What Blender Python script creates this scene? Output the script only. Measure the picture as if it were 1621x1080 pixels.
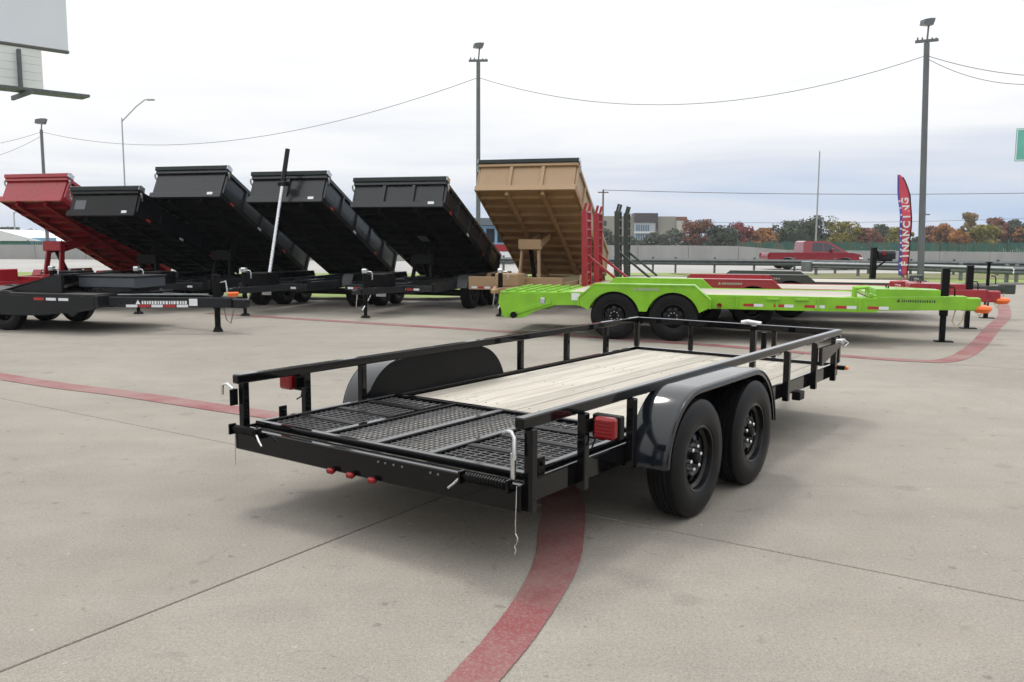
import bpy, bmesh, math, random
from mathutils import Vector, Matrix
R_ = math.radians
random.seed(7)
for o in list(bpy.data.objects): bpy.data.objects.remove(o)
SC = bpy.context.scene
COL = SC.collection

# ------------------------------------------------------------------ camera
CF, CPIT, CROLL, CH = 1382.94, -0.1157, 0.005, 1.6054      # focal in px of a 1621 px wide frame
_Rv = Vector((1, 0, 0)); _Fv = Vector((0, math.cos(CPIT), math.sin(CPIT))); _Uv = _Rv.cross(_Fv)
_R2 = _Rv*math.cos(CROLL)+_Uv*math.sin(CROLL); _U2 = -_Rv*math.sin(CROLL)+_Uv*math.cos(CROLL)
cam_d = bpy.data.cameras.new('camera'); cam = bpy.data.objects.new('camera', cam_d); COL.objects.link(cam)
cam_d.sensor_width = 36; cam_d.lens = CF/1621*36; cam_d.clip_end = 3000; cam_d.clip_start = 0.05
m = Matrix((( _R2.x, _U2.x, -_Fv.x, 0), (_R2.y, _U2.y, -_Fv.y, 0), (_R2.z, _U2.z, -_Fv.z, CH), (0, 0, 0, 1)))
cam.matrix_world = m
SC.camera = cam

def at(px, py, Y=None, z=0.0):
    """photo pixel -> point on the ground (or at height z), or at distance Y"""
    d = _Fv + _R2*((px-810.5)/CF) + _U2*((540-py)/CF)
    t = Y/d.y if Y is not None else (z-CH)/d.z
    return Vector((0, 0, CH)) + d*t

# ------------------------------------------------------------------ world + sun (bright overcast)
SUN_EL, SUN_AZ = R_(62), R_(-28)       # azimuth measured from +Y towards +X
W = bpy.data.worlds.new('World'); SC.world = W; W.use_nodes = True
nt = W.node_tree; N = nt.nodes; L = nt.links
for n in list(N): N.remove(n)
def node(t, **k):
    n = N.new(t)
    for a, b in k.items(): setattr(n, a, b)
    return n
out = node('ShaderNodeOutputWorld'); bg = node('ShaderNodeBackground'); bg.inputs['Strength'].default_value = 0.1
sky = node('ShaderNodeTexSky', sky_type='NISHITA', sun_disc=False)
sky.sun_elevation = SUN_EL; sky.sun_rotation = SUN_AZ; sky.air_density = 1.0; sky.dust_density = 2.0
tc = node('ShaderNodeTexCoord')
sep = node('ShaderNodeSeparateXYZ'); L.new(tc.outputs['Generated'], sep.inputs[0])
# cloud sheet: streaks stretched along the horizon
mp = node('ShaderNodeMapping'); mp.inputs['Scale'].default_value = (1.6, 1.6, 15); mp.inputs['Location'].default_value = (0.35, 0.1, 0.0)
L.new(tc.outputs['Generated'], mp.inputs['Vector'])
nz = node('ShaderNodeTexNoise'); nz.inputs['Scale'].default_value = 1.5; nz.inputs['Detail'].default_value = 6; nz.inputs['Roughness'].default_value = 0.5; nz.inputs['Distortion'].default_value = 0.3
L.new(mp.outputs[0], nz.inputs['Vector'])
# thickness of the cloud sheet grows with elevation
el = node('ShaderNodeMapRange', interpolation_type='SMOOTHSTEP'); el.inputs['From Min'].default_value = 0.0; el.inputs['From Max'].default_value = 0.21
L.new(sep.outputs['Z'], el.inputs['Value'])
# brighter on the sun's side of the sky
dp = node('ShaderNodeVectorMath', operation='DOT_PRODUCT'); dp.inputs[1].default_value = (math.sin(SUN_AZ)*1.0, math.cos(SUN_AZ)*0.3, 0.35)
L.new(tc.outputs['Generated'], dp.inputs[0])
def mth(op, a, b, clamp=False):
    n = node('ShaderNodeMath', operation=op, use_clamp=clamp)
    for i, v in enumerate((a, b)):
        if isinstance(v, (int, float)): n.inputs[i].default_value = v
        else: L.new(v, n.inputs[i])
    return n.outputs[0]
t = mth('MULTIPLY', el.outputs[0], 0.78)
t = mth('ADD', t, mth('MULTIPLY', dp.outputs['Value'], 0.55))
t = mth('ADD', t, mth('MULTIPLY', mth('SUBTRACT', nz.outputs['Fac'], 0.5), 1.25))
t = mth('ADD', t, 0.10, True)
cr = node('ShaderNodeValToRGB')
e = cr.color_ramp.elements
e[0].position = 0.0; e[0].color = (0.50, 0.63, 0.83, 1)
e[1].position = 1.0; e[1].color = (1.06, 1.06, 1.06, 1)
x = cr.color_ramp.elements.new(0.35); x.color = (0.72, 0.77, 0.87, 1)
x = cr.color_ramp.elements.new(0.7); x.color = (0.95, 0.96, 0.98, 1)
L.new(t, cr.inputs[0])
sc = node('ShaderNodeVectorMath', operation='SCALE'); sc.inputs['Scale'].default_value = 10.4
L.new(cr.outputs[0], sc.inputs[0])
mx = node('ShaderNodeMixRGB'); mx.inputs[0].default_value = 0.93
ze = node('ShaderNodeMapRange'); ze.inputs['From Min'].default_value = 0.22; ze.inputs['From Max'].default_value = 1.0; ze.inputs['To Min'].default_value = 1.0; ze.inputs['To Max'].default_value = 2.0
L.new(sep.outputs['Z'], ze.inputs['Value'])        # overcast sky grows brighter towards the zenith
sc2 = node('ShaderNodeVectorMath', operation='SCALE'); L.new(sc.outputs[0], sc2.inputs[0]); L.new(ze.outputs[0], sc2.inputs['Scale'])
L.new(sky.outputs[0], mx.inputs[1]); L.new(sc2.outputs[0], mx.inputs[2])
L.new(mx.outputs[0], bg.inputs['Color']); L.new(bg.outputs[0], out.inputs['Surface'])

sun_d = bpy.data.lights.new('sun', 'SUN'); sun = bpy.data.objects.new('sun', sun_d); COL.objects.link(sun)
sun_d.energy = 1.5; sun_d.angle = R_(14); sun_d.color = (1.0, 0.96, 0.9)
sdir = Vector((math.sin(SUN_AZ)*math.cos(SUN_EL), math.cos(SUN_AZ)*math.cos(SUN_EL), math.sin(SUN_EL)))
sun.rotation_euler = sdir.to_track_quat('Z', 'Y').to_euler(); sun.location = (0, 0, 30)
vs = SC.view_settings; vs.view_transform = 'Standard'; vs.look = 'None'; vs.exposure = 0.0; vs.gamma = 1.0; vs.use_curve_mapping = False

# ------------------------------------------------------------------ materials
MATS = {}
def mat(name, color, rough=0.5, metal=0.0, spec=0.5, coat=0.0, var=0.0, vscale=4.0, bump=0.0, bscale=60.0, emit=None, stretch=None, objvar=0.0, dirt=None, rvar=0.0, cior=1.5):
    if name in MATS: return MATS[name]
    M_ = bpy.data.materials.new(name); M_.use_nodes = True
    nt = M_.node_tree; b = nt.nodes['Principled BSDF']
    b.inputs['Base Color'].default_value = (*color, 1); b.inputs['Roughness'].default_value = rough; b.inputs['Metallic'].default_value = metal
    b.inputs['Specular IOR Level'].default_value = spec; b.inputs['Coat Weight'].default_value = coat; b.inputs['Coat Roughness'].default_value = 0.05; b.inputs['Coat IOR'].default_value = cior
    tcn = nt.nodes.new('ShaderNodeTexCoord'); vec = tcn.outputs['Object']
    if stretch:
        mpn = nt.nodes.new('ShaderNodeMapping'); mpn.inputs['Scale'].default_value = stretch
        nt.links.new(vec, mpn.inputs[0]); vec = mpn.outputs[0]
    colour = None
    if var > 0 or objvar > 0 or rvar > 0:
        n1 = nt.nodes.new('ShaderNodeTexNoise'); n1.inputs['Scale'].default_value = vscale; n1.inputs['Detail'].default_value = 8; n1.inputs['Roughness'].default_value = 0.62
        nt.links.new(vec, n1.inputs['Vector'])
        r1 = nt.nodes.new('ShaderNodeMapRange'); r1.inputs['From Min'].default_value = 0.3; r1.inputs['From Max'].default_value = 0.7
        r1.inputs['To Min'].default_value = 1-var; r1.inputs['To Max'].default_value = 1+var
        nt.links.new(n1.outputs['Fac'], r1.inputs['Value']); f = r1.outputs[0]
        if objvar > 0:
            oi = nt.nodes.new('ShaderNodeObjectInfo'); r2 = nt.nodes.new('ShaderNodeMapRange')
            r2.inputs['To Min'].default_value = 1-objvar; r2.inputs['To Max'].default_value = 1+objvar
            nt.links.new(oi.outputs['Random'], r2.inputs['Value'])
            mu = nt.nodes.new('ShaderNodeMath'); mu.operation = 'MULTIPLY'; nt.links.new(f, mu.inputs[0]); nt.links.new(r2.outputs[0], mu.inputs[1]); f = mu.outputs[0]
        v = nt.nodes.new('ShaderNodeVectorMath'); v.operation = 'SCALE'; v.inputs[0].default_value = color
        nt.links.new(f, v.inputs['Scale']); colour = v.outputs[0]
        if dirt:
            n2 = nt.nodes.new('ShaderNodeTexNoise'); n2.inputs['Scale'].default_value = dirt[2]; n2.inputs['Detail'].default_value = 5
            nt.links.new(tcn.outputs['Object'], n2.inputs['Vector'])
            rr = nt.nodes.new('ShaderNodeMapRange'); rr.inputs['From Min'].default_value = 0.5; rr.inputs['From Max'].default_value = 0.75; rr.inputs['To Max'].default_value = dirt[1]
            nt.links.new(n2.outputs['Fac'], rr.inputs['Value'])
            mm = nt.nodes.new('ShaderNodeMixRGB'); nt.links.new(rr.outputs[0], mm.inputs[0]); nt.links.new(colour, mm.inputs[1]); mm.inputs[2].default_value = (*dirt[0], 1); colour = mm.outputs[0]
        nt.links.new(colour, b.inputs['Base Color'])
        if rvar > 0:
            r3 = nt.nodes.new('ShaderNodeMapRange'); r3.inputs['From Min'].default_value = 0.3; r3.inputs['From Max'].default_value = 0.7
            r3.inputs['To Min'].default_value = max(0.03, rough-rvar); r3.inputs['To Max'].default_value = rough+rvar
            nt.links.new(n1.outputs['Fac'], r3.inputs['Value']); nt.links.new(r3.outputs[0], b.inputs['Roughness'])
    if bump > 0:
        n3 = nt.nodes.new('ShaderNodeTexNoise'); n3.inputs['Scale'].default_value = bscale; n3.inputs['Detail'].default_value = 4
        nt.links.new(vec, n3.inputs['Vector'])
        bp = nt.nodes.new('ShaderNodeBump'); bp.inputs['Strength'].default_value = bump; bp.inputs['Distance'].default_value = 0.01
        nt.links.new(n3.outputs['Fac'], bp.inputs['Height']); nt.links.new(bp.outputs[0], b.inputs['Normal'])
    if emit:
        b.inputs['Emission Color'].default_value = (*emit[0], 1); b.inputs['Emission Strength'].default_value = emit[1]
    MATS[name] = M_
    return M_

BLACK = mat('gloss_black_paint', (0.0035, 0.0035, 0.004), 0.12, spec=0.04, coat=1.0, cior=1.30, var=0.15, vscale=3, rvar=0.04)
SATIN = mat('satin_black_paint', (0.005, 0.005, 0.0055), 0.36, spec=0.12, var=0.2, vscale=3, rvar=0.08, dirt=((0.014, 0.013, 0.012), 0.35, 5))
FENDER = mat('fender_black_paint', (0.006, 0.008, 0.011), 0.14, spec=0.25, coat=0.8, cior=1.4, var=0.1, vscale=2, rvar=0.04, bump=0.02, bscale=6)
CHARC = mat('charcoal_paint', (0.0055, 0.007, 0.0085), 0.30, spec=0.3, coat=0.15, var=0.15, vscale=2, rvar=0.06)
BEDBLK = mat('dump_bed_black_paint', (0.0035, 0.0038, 0.0045), 0.34, spec=0.25, coat=0.05, var=0.15, vscale=2, rvar=0.06)
BEDGRY = mat('dump_bed_dark_grey_paint', (0.011, 0.013, 0.0155), 0.30, spec=0.4, coat=0.2, var=0.12, vscale=2, rvar=0.06)
RED = mat('red_paint', (0.30, 0.011, 0.018), 0.3, coat=0.3, var=0.12, vscale=3, rvar=0.05)
REDTR = mat('truck_red_paint', (0.21, 0.008, 0.016), 0.25, coat=0.6, var=0.05)
GREEN = mat('lime_green_paint', (0.195, 0.45, 0.012), 0.36, coat=0.25, var=0.14, vscale=3, rvar=0.05, dirt=((0.11, 0.25, 0.015), 0.4, 4))
TAN = mat('tan_paint', (0.34, 0.222, 0.118), 0.42, coat=0.1, var=0.10, vscale=3, rvar=0.05, dirt=((0.22, 0.125, 0.055), 0.35, 3))
OLIVE = mat('grey_green_paint', (0.035, 0.045, 0.036), 0.45, var=0.12, vscale=3)
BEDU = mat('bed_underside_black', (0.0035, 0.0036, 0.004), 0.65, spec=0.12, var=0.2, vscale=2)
REDU = mat('bed_underside_shaded_red', (0.22, 0.009, 0.014), 0.6, spec=0.15, var=0.15, vscale=2)  # same red as the bed, darkened in the colour for shade underneath
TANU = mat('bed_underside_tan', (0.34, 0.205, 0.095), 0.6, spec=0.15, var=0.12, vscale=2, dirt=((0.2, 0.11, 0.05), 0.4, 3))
RUBBER = mat('tyre_rubber', (0.006, 0.006, 0.0065), 0.42, spec=0.18, var=0.3, vscale=9, bump=0.08, bscale=90, dirt=((0.012, 0.0115, 0.011), 0.4, 7))
RIMB = mat('black_wheel_paint', (0.006, 0.006, 0.0065), 0.25, spec=0.2, coat=0.3, cior=1.35, var=0.1)
RIMG = mat('dark_drum', (0.012, 0.012, 0.012), 0.6)
CHROME = mat('zinc_plated_steel', (0.62, 0.63, 0.64), 0.28, metal=1.0, var=0.15, vscale=20, rvar=0.1)
GALV = mat('galvanised_steel', (0.16, 0.175, 0.18), 0.5, metal=0.35, var=0.2, vscale=6)
GALVD = mat('weathered_guardrail', (0.10, 0.112, 0.115), 0.6, metal=0.3, var=0.25, vscale=5)
POLE = mat('grey_pole_paint', (0.13, 0.14, 0.15), 0.5, metal=0.3, var=0.15, vscale=2)
POLEL = mat('pale_pole', (0.34, 0.35, 0.36), 0.5, metal=0.2, var=0.1)
WOODP = mat('weathered_wood_post', (0.17, 0.115, 0.07), 0.85, var=0.3, vscale=6, stretch=(6, 6, 0.6))
LENS = mat('red_lens', (0.19, 0.003, 0.006), 0.2, spec=0.3, coat=0.15, var=0.12, vscale=60)
AMBER = mat('amber_lens', (0.75, 0.22, 0.03), 0.15, coat=0.5)
ORANGE = mat('orange_plastic', (0.85, 0.16, 0.025), 0.4)
WHITE = mat('white_sticker', (0.72, 0.73, 0.74), 0.5, var=0.06, vscale=8)
TAPER = mat('red_reflective_tape', (0.36, 0.02, 0.02), 0.35)
TAPEW = mat('white_reflective_tape', (0.66, 0.68, 0.70), 0.35)
TARP = mat('tarp_fabric', (0.016, 0.024, 0.024), 0.75, var=0.25, vscale=5, bump=0.2, bscale=14)
BRASS = mat('brass_pump', (0.5, 0.4, 0.24), 0.45, metal=0.3)
GLASS = mat('dark_glass', (0.02, 0.026, 0.034), 0.06, coat=0.5)
GLASSB = mat('blue_glass', (0.12, 0.21, 0.28), 0.12, coat=0.3)
WIRE = mat('cable_black', (0.06, 0.06, 0.065), 0.7)
BARRIER = mat('concrete_barrier', (0.31, 0.31, 0.295), 0.85, var=0.12, vscale=0.7, stretch=(1, 1, 0.25))
FENCEG = mat('green_fence', (0.05, 0.125, 0.10), 0.7, var=0.25, vscale=0.5)
BEIGE = mat('beige_stucco', (0.30, 0.285, 0.25), 0.85, var=0.06, vscale=0.3)
BROWNC = mat('dark_brown_cladding', (0.07, 0.055, 0.06), 0.7, var=0.1)
RUST = mat('rust_brown_cladding', (0.22, 0.09, 0.055), 0.75)
BBWHITE = mat('billboard_sheet', (0.66, 0.69, 0.74), 0.55, var=0.05, vscale=0.25)
SIDING = mat('billboard_siding', (0.72, 0.73, 0.71), 0.6, var=0.05, vscale=0.5)
PURPLE = mat('purple_print', (0.20, 0.06, 0.24), 0.5)
SIGNG = mat('hazed_sign_green', (0.12, 0.42, 0.34), 0.35, var=0.08, vscale=1)  # sign green lightened in the colour to stand for distance haze
FLAGR = mat('flag_red', (0.62, 0.075, 0.115), 0.7, var=0.06, vscale=3)
FLAGB = mat('flag_blue', (0.085, 0.075, 0.36), 0.7, var=0.06, vscale=3)
FLAGW = mat('flag_white', (0.80, 0.78, 0.80), 0.7)
BLUEW = mat('blue_panel', (0.20, 0.36, 0.52), 0.5, var=0.05)

def concrete(name, base, big):
    M_ = bpy.data.materials.new(name); M_.use_nodes = True
    nt = M_.node_tree; b = nt.nodes['Principled BSDF']; b.inputs['Roughness'].default_value = 0.8; b.inputs['Specular IOR Level'].default_value = 0.35
    tcn = nt.nodes.new('ShaderNodeTexCoord'); geo = nt.nodes.new('ShaderNodeNewGeometry'); P = geo.outputs['Position']
    def noise(s, d, r=0.6, dist=0.0, stretch=None):
        n = nt.nodes.new('ShaderNodeTexNoise'); n.inputs['Scale'].default_value = s; n.inputs['Detail'].default_value = d; n.inputs['Roughness'].default_value = r; n.inputs['Distortion'].default_value = dist
        src = P
        if stretch:
            mpn = nt.nodes.new('ShaderNodeMapping'); mpn.inputs['Scale'].default_value = stretch; mpn.inputs['Rotation'].default_value = (0, 0, R_(33)); nt.links.new(P, mpn.inputs[0]); src = mpn.outputs[0]
        nt.links.new(src, n.inputs['Vector']); return n.outputs['Fac']
    def rng(f, a, b_, c, d):
        r = nt.nodes.new('ShaderNodeMapRange'); 
        for k, v in zip(('From Min', 'From Max', 'To Min', 'To Max'), (a, b_, c, d)): r.inputs[k].default_value = v
        nt.links.new(f, r.inputs['Value']); return r.outputs[0]
    def mul(a, c):
        n = nt.nodes.new('ShaderNodeMath'); n.operation = 'MULTIPLY'; nt.links.new(a, n.inputs[0]); nt.links.new(c, n.inputs[1]); return n.outputs[0]
    f = rng(noise(big, 5, 0.55, 0.6), 0.3, 0.7, 0.88, 1.10)
    f = mul(f, rng(noise(2.3, 6, 0.65, 0.4), 0.3, 0.7, 0.93, 1.06))
    f = mul(f, rng(noise(1.1, 4, 0.6, 0.3, (0.25, 2.5, 1)), 0.3, 0.7, 0.95, 1.05))
    f = mul(f, rng(noise(55, 3, 0.7), 0.3, 0.7, 0.86, 1.12))
    f = mul(f, rng(noise(110, 2, 0.6), 0.35, 0.65, 0.90, 1.09))
    f = mul(f, rng(noise(240, 2, 0.6), 0.3, 0.7, 0.82, 1.16))
    f = mul(f, rng(noise(5.5, 3, 0.5, 1.2), 0.64, 0.76, 1.0, 0.78))       # old drips and tyre smudges
    oi = nt.nodes.new('ShaderNodeObjectInfo'); f = mul(f, rng(oi.outputs['Random'], 0, 1, 0.955, 1.045))
    def spots(scale, rad, dark, keep):
        vo = nt.nodes.new('ShaderNodeTexVoronoi'); vo.voronoi_dimensions = '2D'; vo.inputs['Scale'].default_value = scale
        wn = nt.nodes.new('ShaderNodeTexNoise'); wn.inputs['Scale'].default_value = scale*9; wn.inputs['Detail'].default_value = 2
        ad = nt.nodes.new('ShaderNodeMixRGB'); ad.blend_type = 'ADD'; ad.inputs[0].default_value = 0.05/scale*2; nt.links.new(P, wn.inputs['Vector']); nt.links.new(P, ad.inputs[1]); nt.links.new(wn.outputs['Color'], ad.inputs[2]); nt.links.new(ad.outputs[0], vo.inputs['Vector'])
        sp_ = nt.nodes.new('ShaderNodeSeparateColor'); nt.links.new(vo.outputs['Color'], sp_.inputs[0])
        a = rng(vo.outputs['Distance'], rad*0.55, rad, 1.0, 0.0); k = rng(sp_.outputs[0], keep, keep+0.02, 0.0, 1.0)
        return rng(mul(a, k), 0, 1, 1.0, dark)
    f = mul(f, spots(2.2, 0.055, 0.72, 0.72)); f = mul(f, spots(6.0, 0.06, 0.70, 0.82)); f = mul(f, spots(1.1, 0.10, 0.86, 0.75)); f = mul(f, spots(3.6, 0.045, 1.35, 0.86))
    f = mul(f, rng(noise(0.55, 3, 0.5, 2.2, (0.16, 3.2, 1)), 0.66, 0.74, 1.0, 0.90))      # faint tyre tracks
    v = nt.nodes.new('ShaderNodeVectorMath'); v.operation = 'SCALE'; v.inputs[0].default_value = base; nt.links.new(f, v.inputs['Scale'])
    mm = nt.nodes.new('ShaderNodeMixRGB'); nt.links.new(rng(noise(0.9, 4, 0.6), 0.55, 0.72, 0.0, 0.22), mm.inputs[0]); nt.links.new(v.outputs[0], mm.inputs[1]); mm.inputs[2].default_value = (base[0]*1.08, base[1]*0.95, base[2]*0.80, 1)
    nt.links.new(mm.outputs[0], b.inputs['Base Color'])
    bp = nt.nodes.new('ShaderNodeBump'); bp.inputs['Strength'].default_value = 0.25; bp.inputs['Distance'].default_value = 0.004
    nt.links.new(noise(130, 4, 0.7), bp.inputs['Height']); nt.links.new(bp.outputs[0], b.inputs['Normal'])
    MATS[name] = M_; return M_
CONC = concrete('lot_concrete', (0.243, 0.224, 0.193), 0.35)
ROADC = concrete('road_concrete', (0.33, 0.325, 0.31), 0.15)
JOINT = mat('joint_sealant', (0.06, 0.055, 0.05), 0.9)

def red_line_mat():
    M_ = bpy.data.materials.new('worn_red_line'); M_.use_nodes = True
    nt = M_.node_tree; b = nt.nodes['Principled BSDF']; b.inputs['Roughness'].default_value = 0.7
    geo = nt.nodes.new('ShaderNodeNewGeometry')
    def noise(s, d, r=0.6):
        n = nt.nodes.new('ShaderNodeTexNoise'); n.inputs['Scale'].default_value = s; n.inputs['Detail'].default_value = d; n.inputs['Roughness'].default_value = r
        nt.links.new(geo.outputs['Position'], n.inputs['Vector']); return n.outputs['Fac']
    def rng(f, a, b_, c, d):
        r = nt.nodes.new('ShaderNodeMapRange')
        for k, v in zip(('From Min', 'From Max', 'To Min', 'To Max'), (a, b_, c, d)): r.inputs[k].default_value = v
        nt.links.new(f, r.inputs['Value']); return r.outputs[0]
    ad = nt.nodes.new('ShaderNodeMath'); ad.operation = 'ADD'; ad.use_clamp = True
    nt.links.new(rng(noise(1.6, 5), 0.34, 0.66, 0.0, 0.9), ad.inputs[0]); nt.links.new(rng(noise(70, 5, 0.75), 0.46, 0.64, 0.0, 0.7), ad.inputs[1])
    m1 = nt.nodes.new('ShaderNodeMixRGB'); nt.links.new(ad.outputs[0], m1.inputs[0]); m1.inputs[1].default_value = (0.175, 0.020, 0.030, 1); m1.inputs[2].default_value = (0.215, 0.125, 0.112, 1)
    nt.links.new(m1.outputs[0], b.inputs['Base Color']); return M_
REDLINE = red_line_mat()

def wood_mat():
    M_ = bpy.data.materials.new('pine_deck'); M_.use_nodes = True
    nt = M_.node_tree; b = nt.nodes['Principled BSDF']; b.inputs['Roughness'].default_value = 0.75; b.inputs['Specular IOR Level'].default_value = 0.3
    tcn = nt.nodes.new('ShaderNodeTexCoord'); oi = nt.nodes.new('ShaderNodeObjectInfo')
    off = nt.nodes.new('ShaderNodeVectorMath'); off.operation = 'ADD'
    sc_ = nt.nodes.new('ShaderNodeMath'); sc_.operation = 'MULTIPLY'; nt.links.new(oi.outputs['Random'], sc_.inputs[0]); sc_.inputs[1].default_value = 37
    nt.links.new(tcn.outputs['Object'], off.inputs[0]); nt.links.new(sc_.outputs[0], off.inputs[1])
    def noise(s, d, stretch, dist=0.0):
        mpn = nt.nodes.new('ShaderNodeMapping'); mpn.inputs['Scale'].default_value = stretch; nt.links.new(off.outputs[0], mpn.inputs[0])
        n = nt.nodes.new('ShaderNodeTexNoise'); n.inputs['Scale'].default_value = s; n.inputs['Detail'].default_value = d; n.inputs['Distortion'].default_value = dist
        nt.links.new(mpn.outputs[0], n.inputs['Vector']); return n.outputs['Fac']
    cr_ = nt.nodes.new('ShaderNodeValToRGB'); e_ = cr_.color_ramp.elements
    e_[0].position = 0.28; e_[0].color = (0.325, 0.295, 0.245, 1); e_[1].position = 0.68; e_[1].color = (0.455, 0.43, 0.38, 1)
    nt.links.new(noise(26, 6, (1, 0.05, 1), 0.4), cr_.inputs[0])
    kn = nt.nodes.new('ShaderNodeMapRange'); kn.inputs['From Min'].default_value = 0.70; kn.inputs['From Max'].default_value = 0.78; kn.inputs['To Max'].default_value = 0.6
    nt.links.new(noise(9, 1, (1, 0.55, 1)), kn.inputs['Value'])
    m1 = nt.nodes.new('ShaderNodeMixRGB'); nt.links.new(kn.outputs[0], m1.inputs[0]); nt.links.new(cr_.outputs[0], m1.inputs[1]); m1.inputs[2].default_value = (0.17, 0.115, 0.07, 1)
    r2 = nt.nodes.new('ShaderNodeMapRange'); r2.inputs['To Min'].default_value = 0.86; r2.inputs['To Max'].default_value = 1.14; nt.links.new(oi.outputs['Random'], r2.inputs['Value'])
    v = nt.nodes.new('ShaderNodeVectorMath'); v.operation = 'SCALE'; nt.links.new(m1.outputs[0], v.inputs[0]); nt.links.new(r2.outputs[0], v.inputs['Scale'])
    nt.links.new(v.outputs[0], b.inputs['Base Color']); return M_
WOOD = wood_mat()

def grass_mat(name, c1, c2):
    M_ = bpy.data.materials.new(name); M_.use_nodes = True
    nt = M_.node_tree; b = nt.nodes['Principled BSDF']; b.inputs['Roughness'].default_value = 0.9
    geo = nt.nodes.new('ShaderNodeNewGeometry'); n = nt.nodes.new('ShaderNodeTexNoise'); n.inputs['Scale'].default_value = 0.6; n.inputs['Detail'].default_value = 8; n.inputs['Roughness'].default_value = 0.75
    nt.links.new(geo.outputs['Position'], n.inputs['Vector']); c = nt.nodes.new('ShaderNodeValToRGB'); nt.links.new(n.outputs['Fac'], c.inputs[0])
    c.color_ramp.elements[0].position = 0.35; c.color_ramp.elements[1].position = 0.65
    c.color_ramp.elements[0].color = (*c1, 1); c.color_ramp.elements[1].color = (*c2, 1)
    nt.links.new(c.outputs[0], b.inputs['Base Color']); return M_
GRASS = grass_mat('grass', (0.12, 0.19, 0.035), (0.22, 0.27, 0.065))
DRYGRASS = grass_mat('dry_grass', (0.15, 0.125, 0.06), (0.12, 0.15, 0.05))

def leaf_mat(name, c):
    M_ = bpy.data.materials.new(name); M_.use_nodes = True
    nt = M_.node_tree; b = nt.nodes['Principled BSDF']; b.inputs['Roughness'].default_value = 0.8; b.inputs['Specular IOR Level'].default_value = 0.2
    geo = nt.nodes.new('ShaderNodeNewGeometry'); n = nt.nodes.new('ShaderNodeTexNoise'); n.inputs['Scale'].default_value = 0.55; n.inputs['Detail'].default_value = 5
    nt.links.new(geo.outputs['Position'], n.inputs['Vector'])
    r = nt.nodes.new('ShaderNodeMapRange'); r.inputs['From Min'].default_value = 0.3; r.inputs['From Max'].default_value = 0.7; r.inputs['To Min'].default_value = 0.5; r.inputs['To Max'].default_value = 1.5
    nt.links.new(n.outputs['Fac'], r.inputs['Value'])
    v = nt.nodes.new('ShaderNodeVectorMath'); v.operation = 'SCALE'; v.inputs[0].default_value = c; nt.links.new(r.outputs[0], v.inputs['Scale']); nt.links.new(v.outputs[0], b.inputs['Base Color'])
    return M_
BARK = mat('bark', (0.06, 0.05, 0.04), 0.9, var=0.2)

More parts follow.
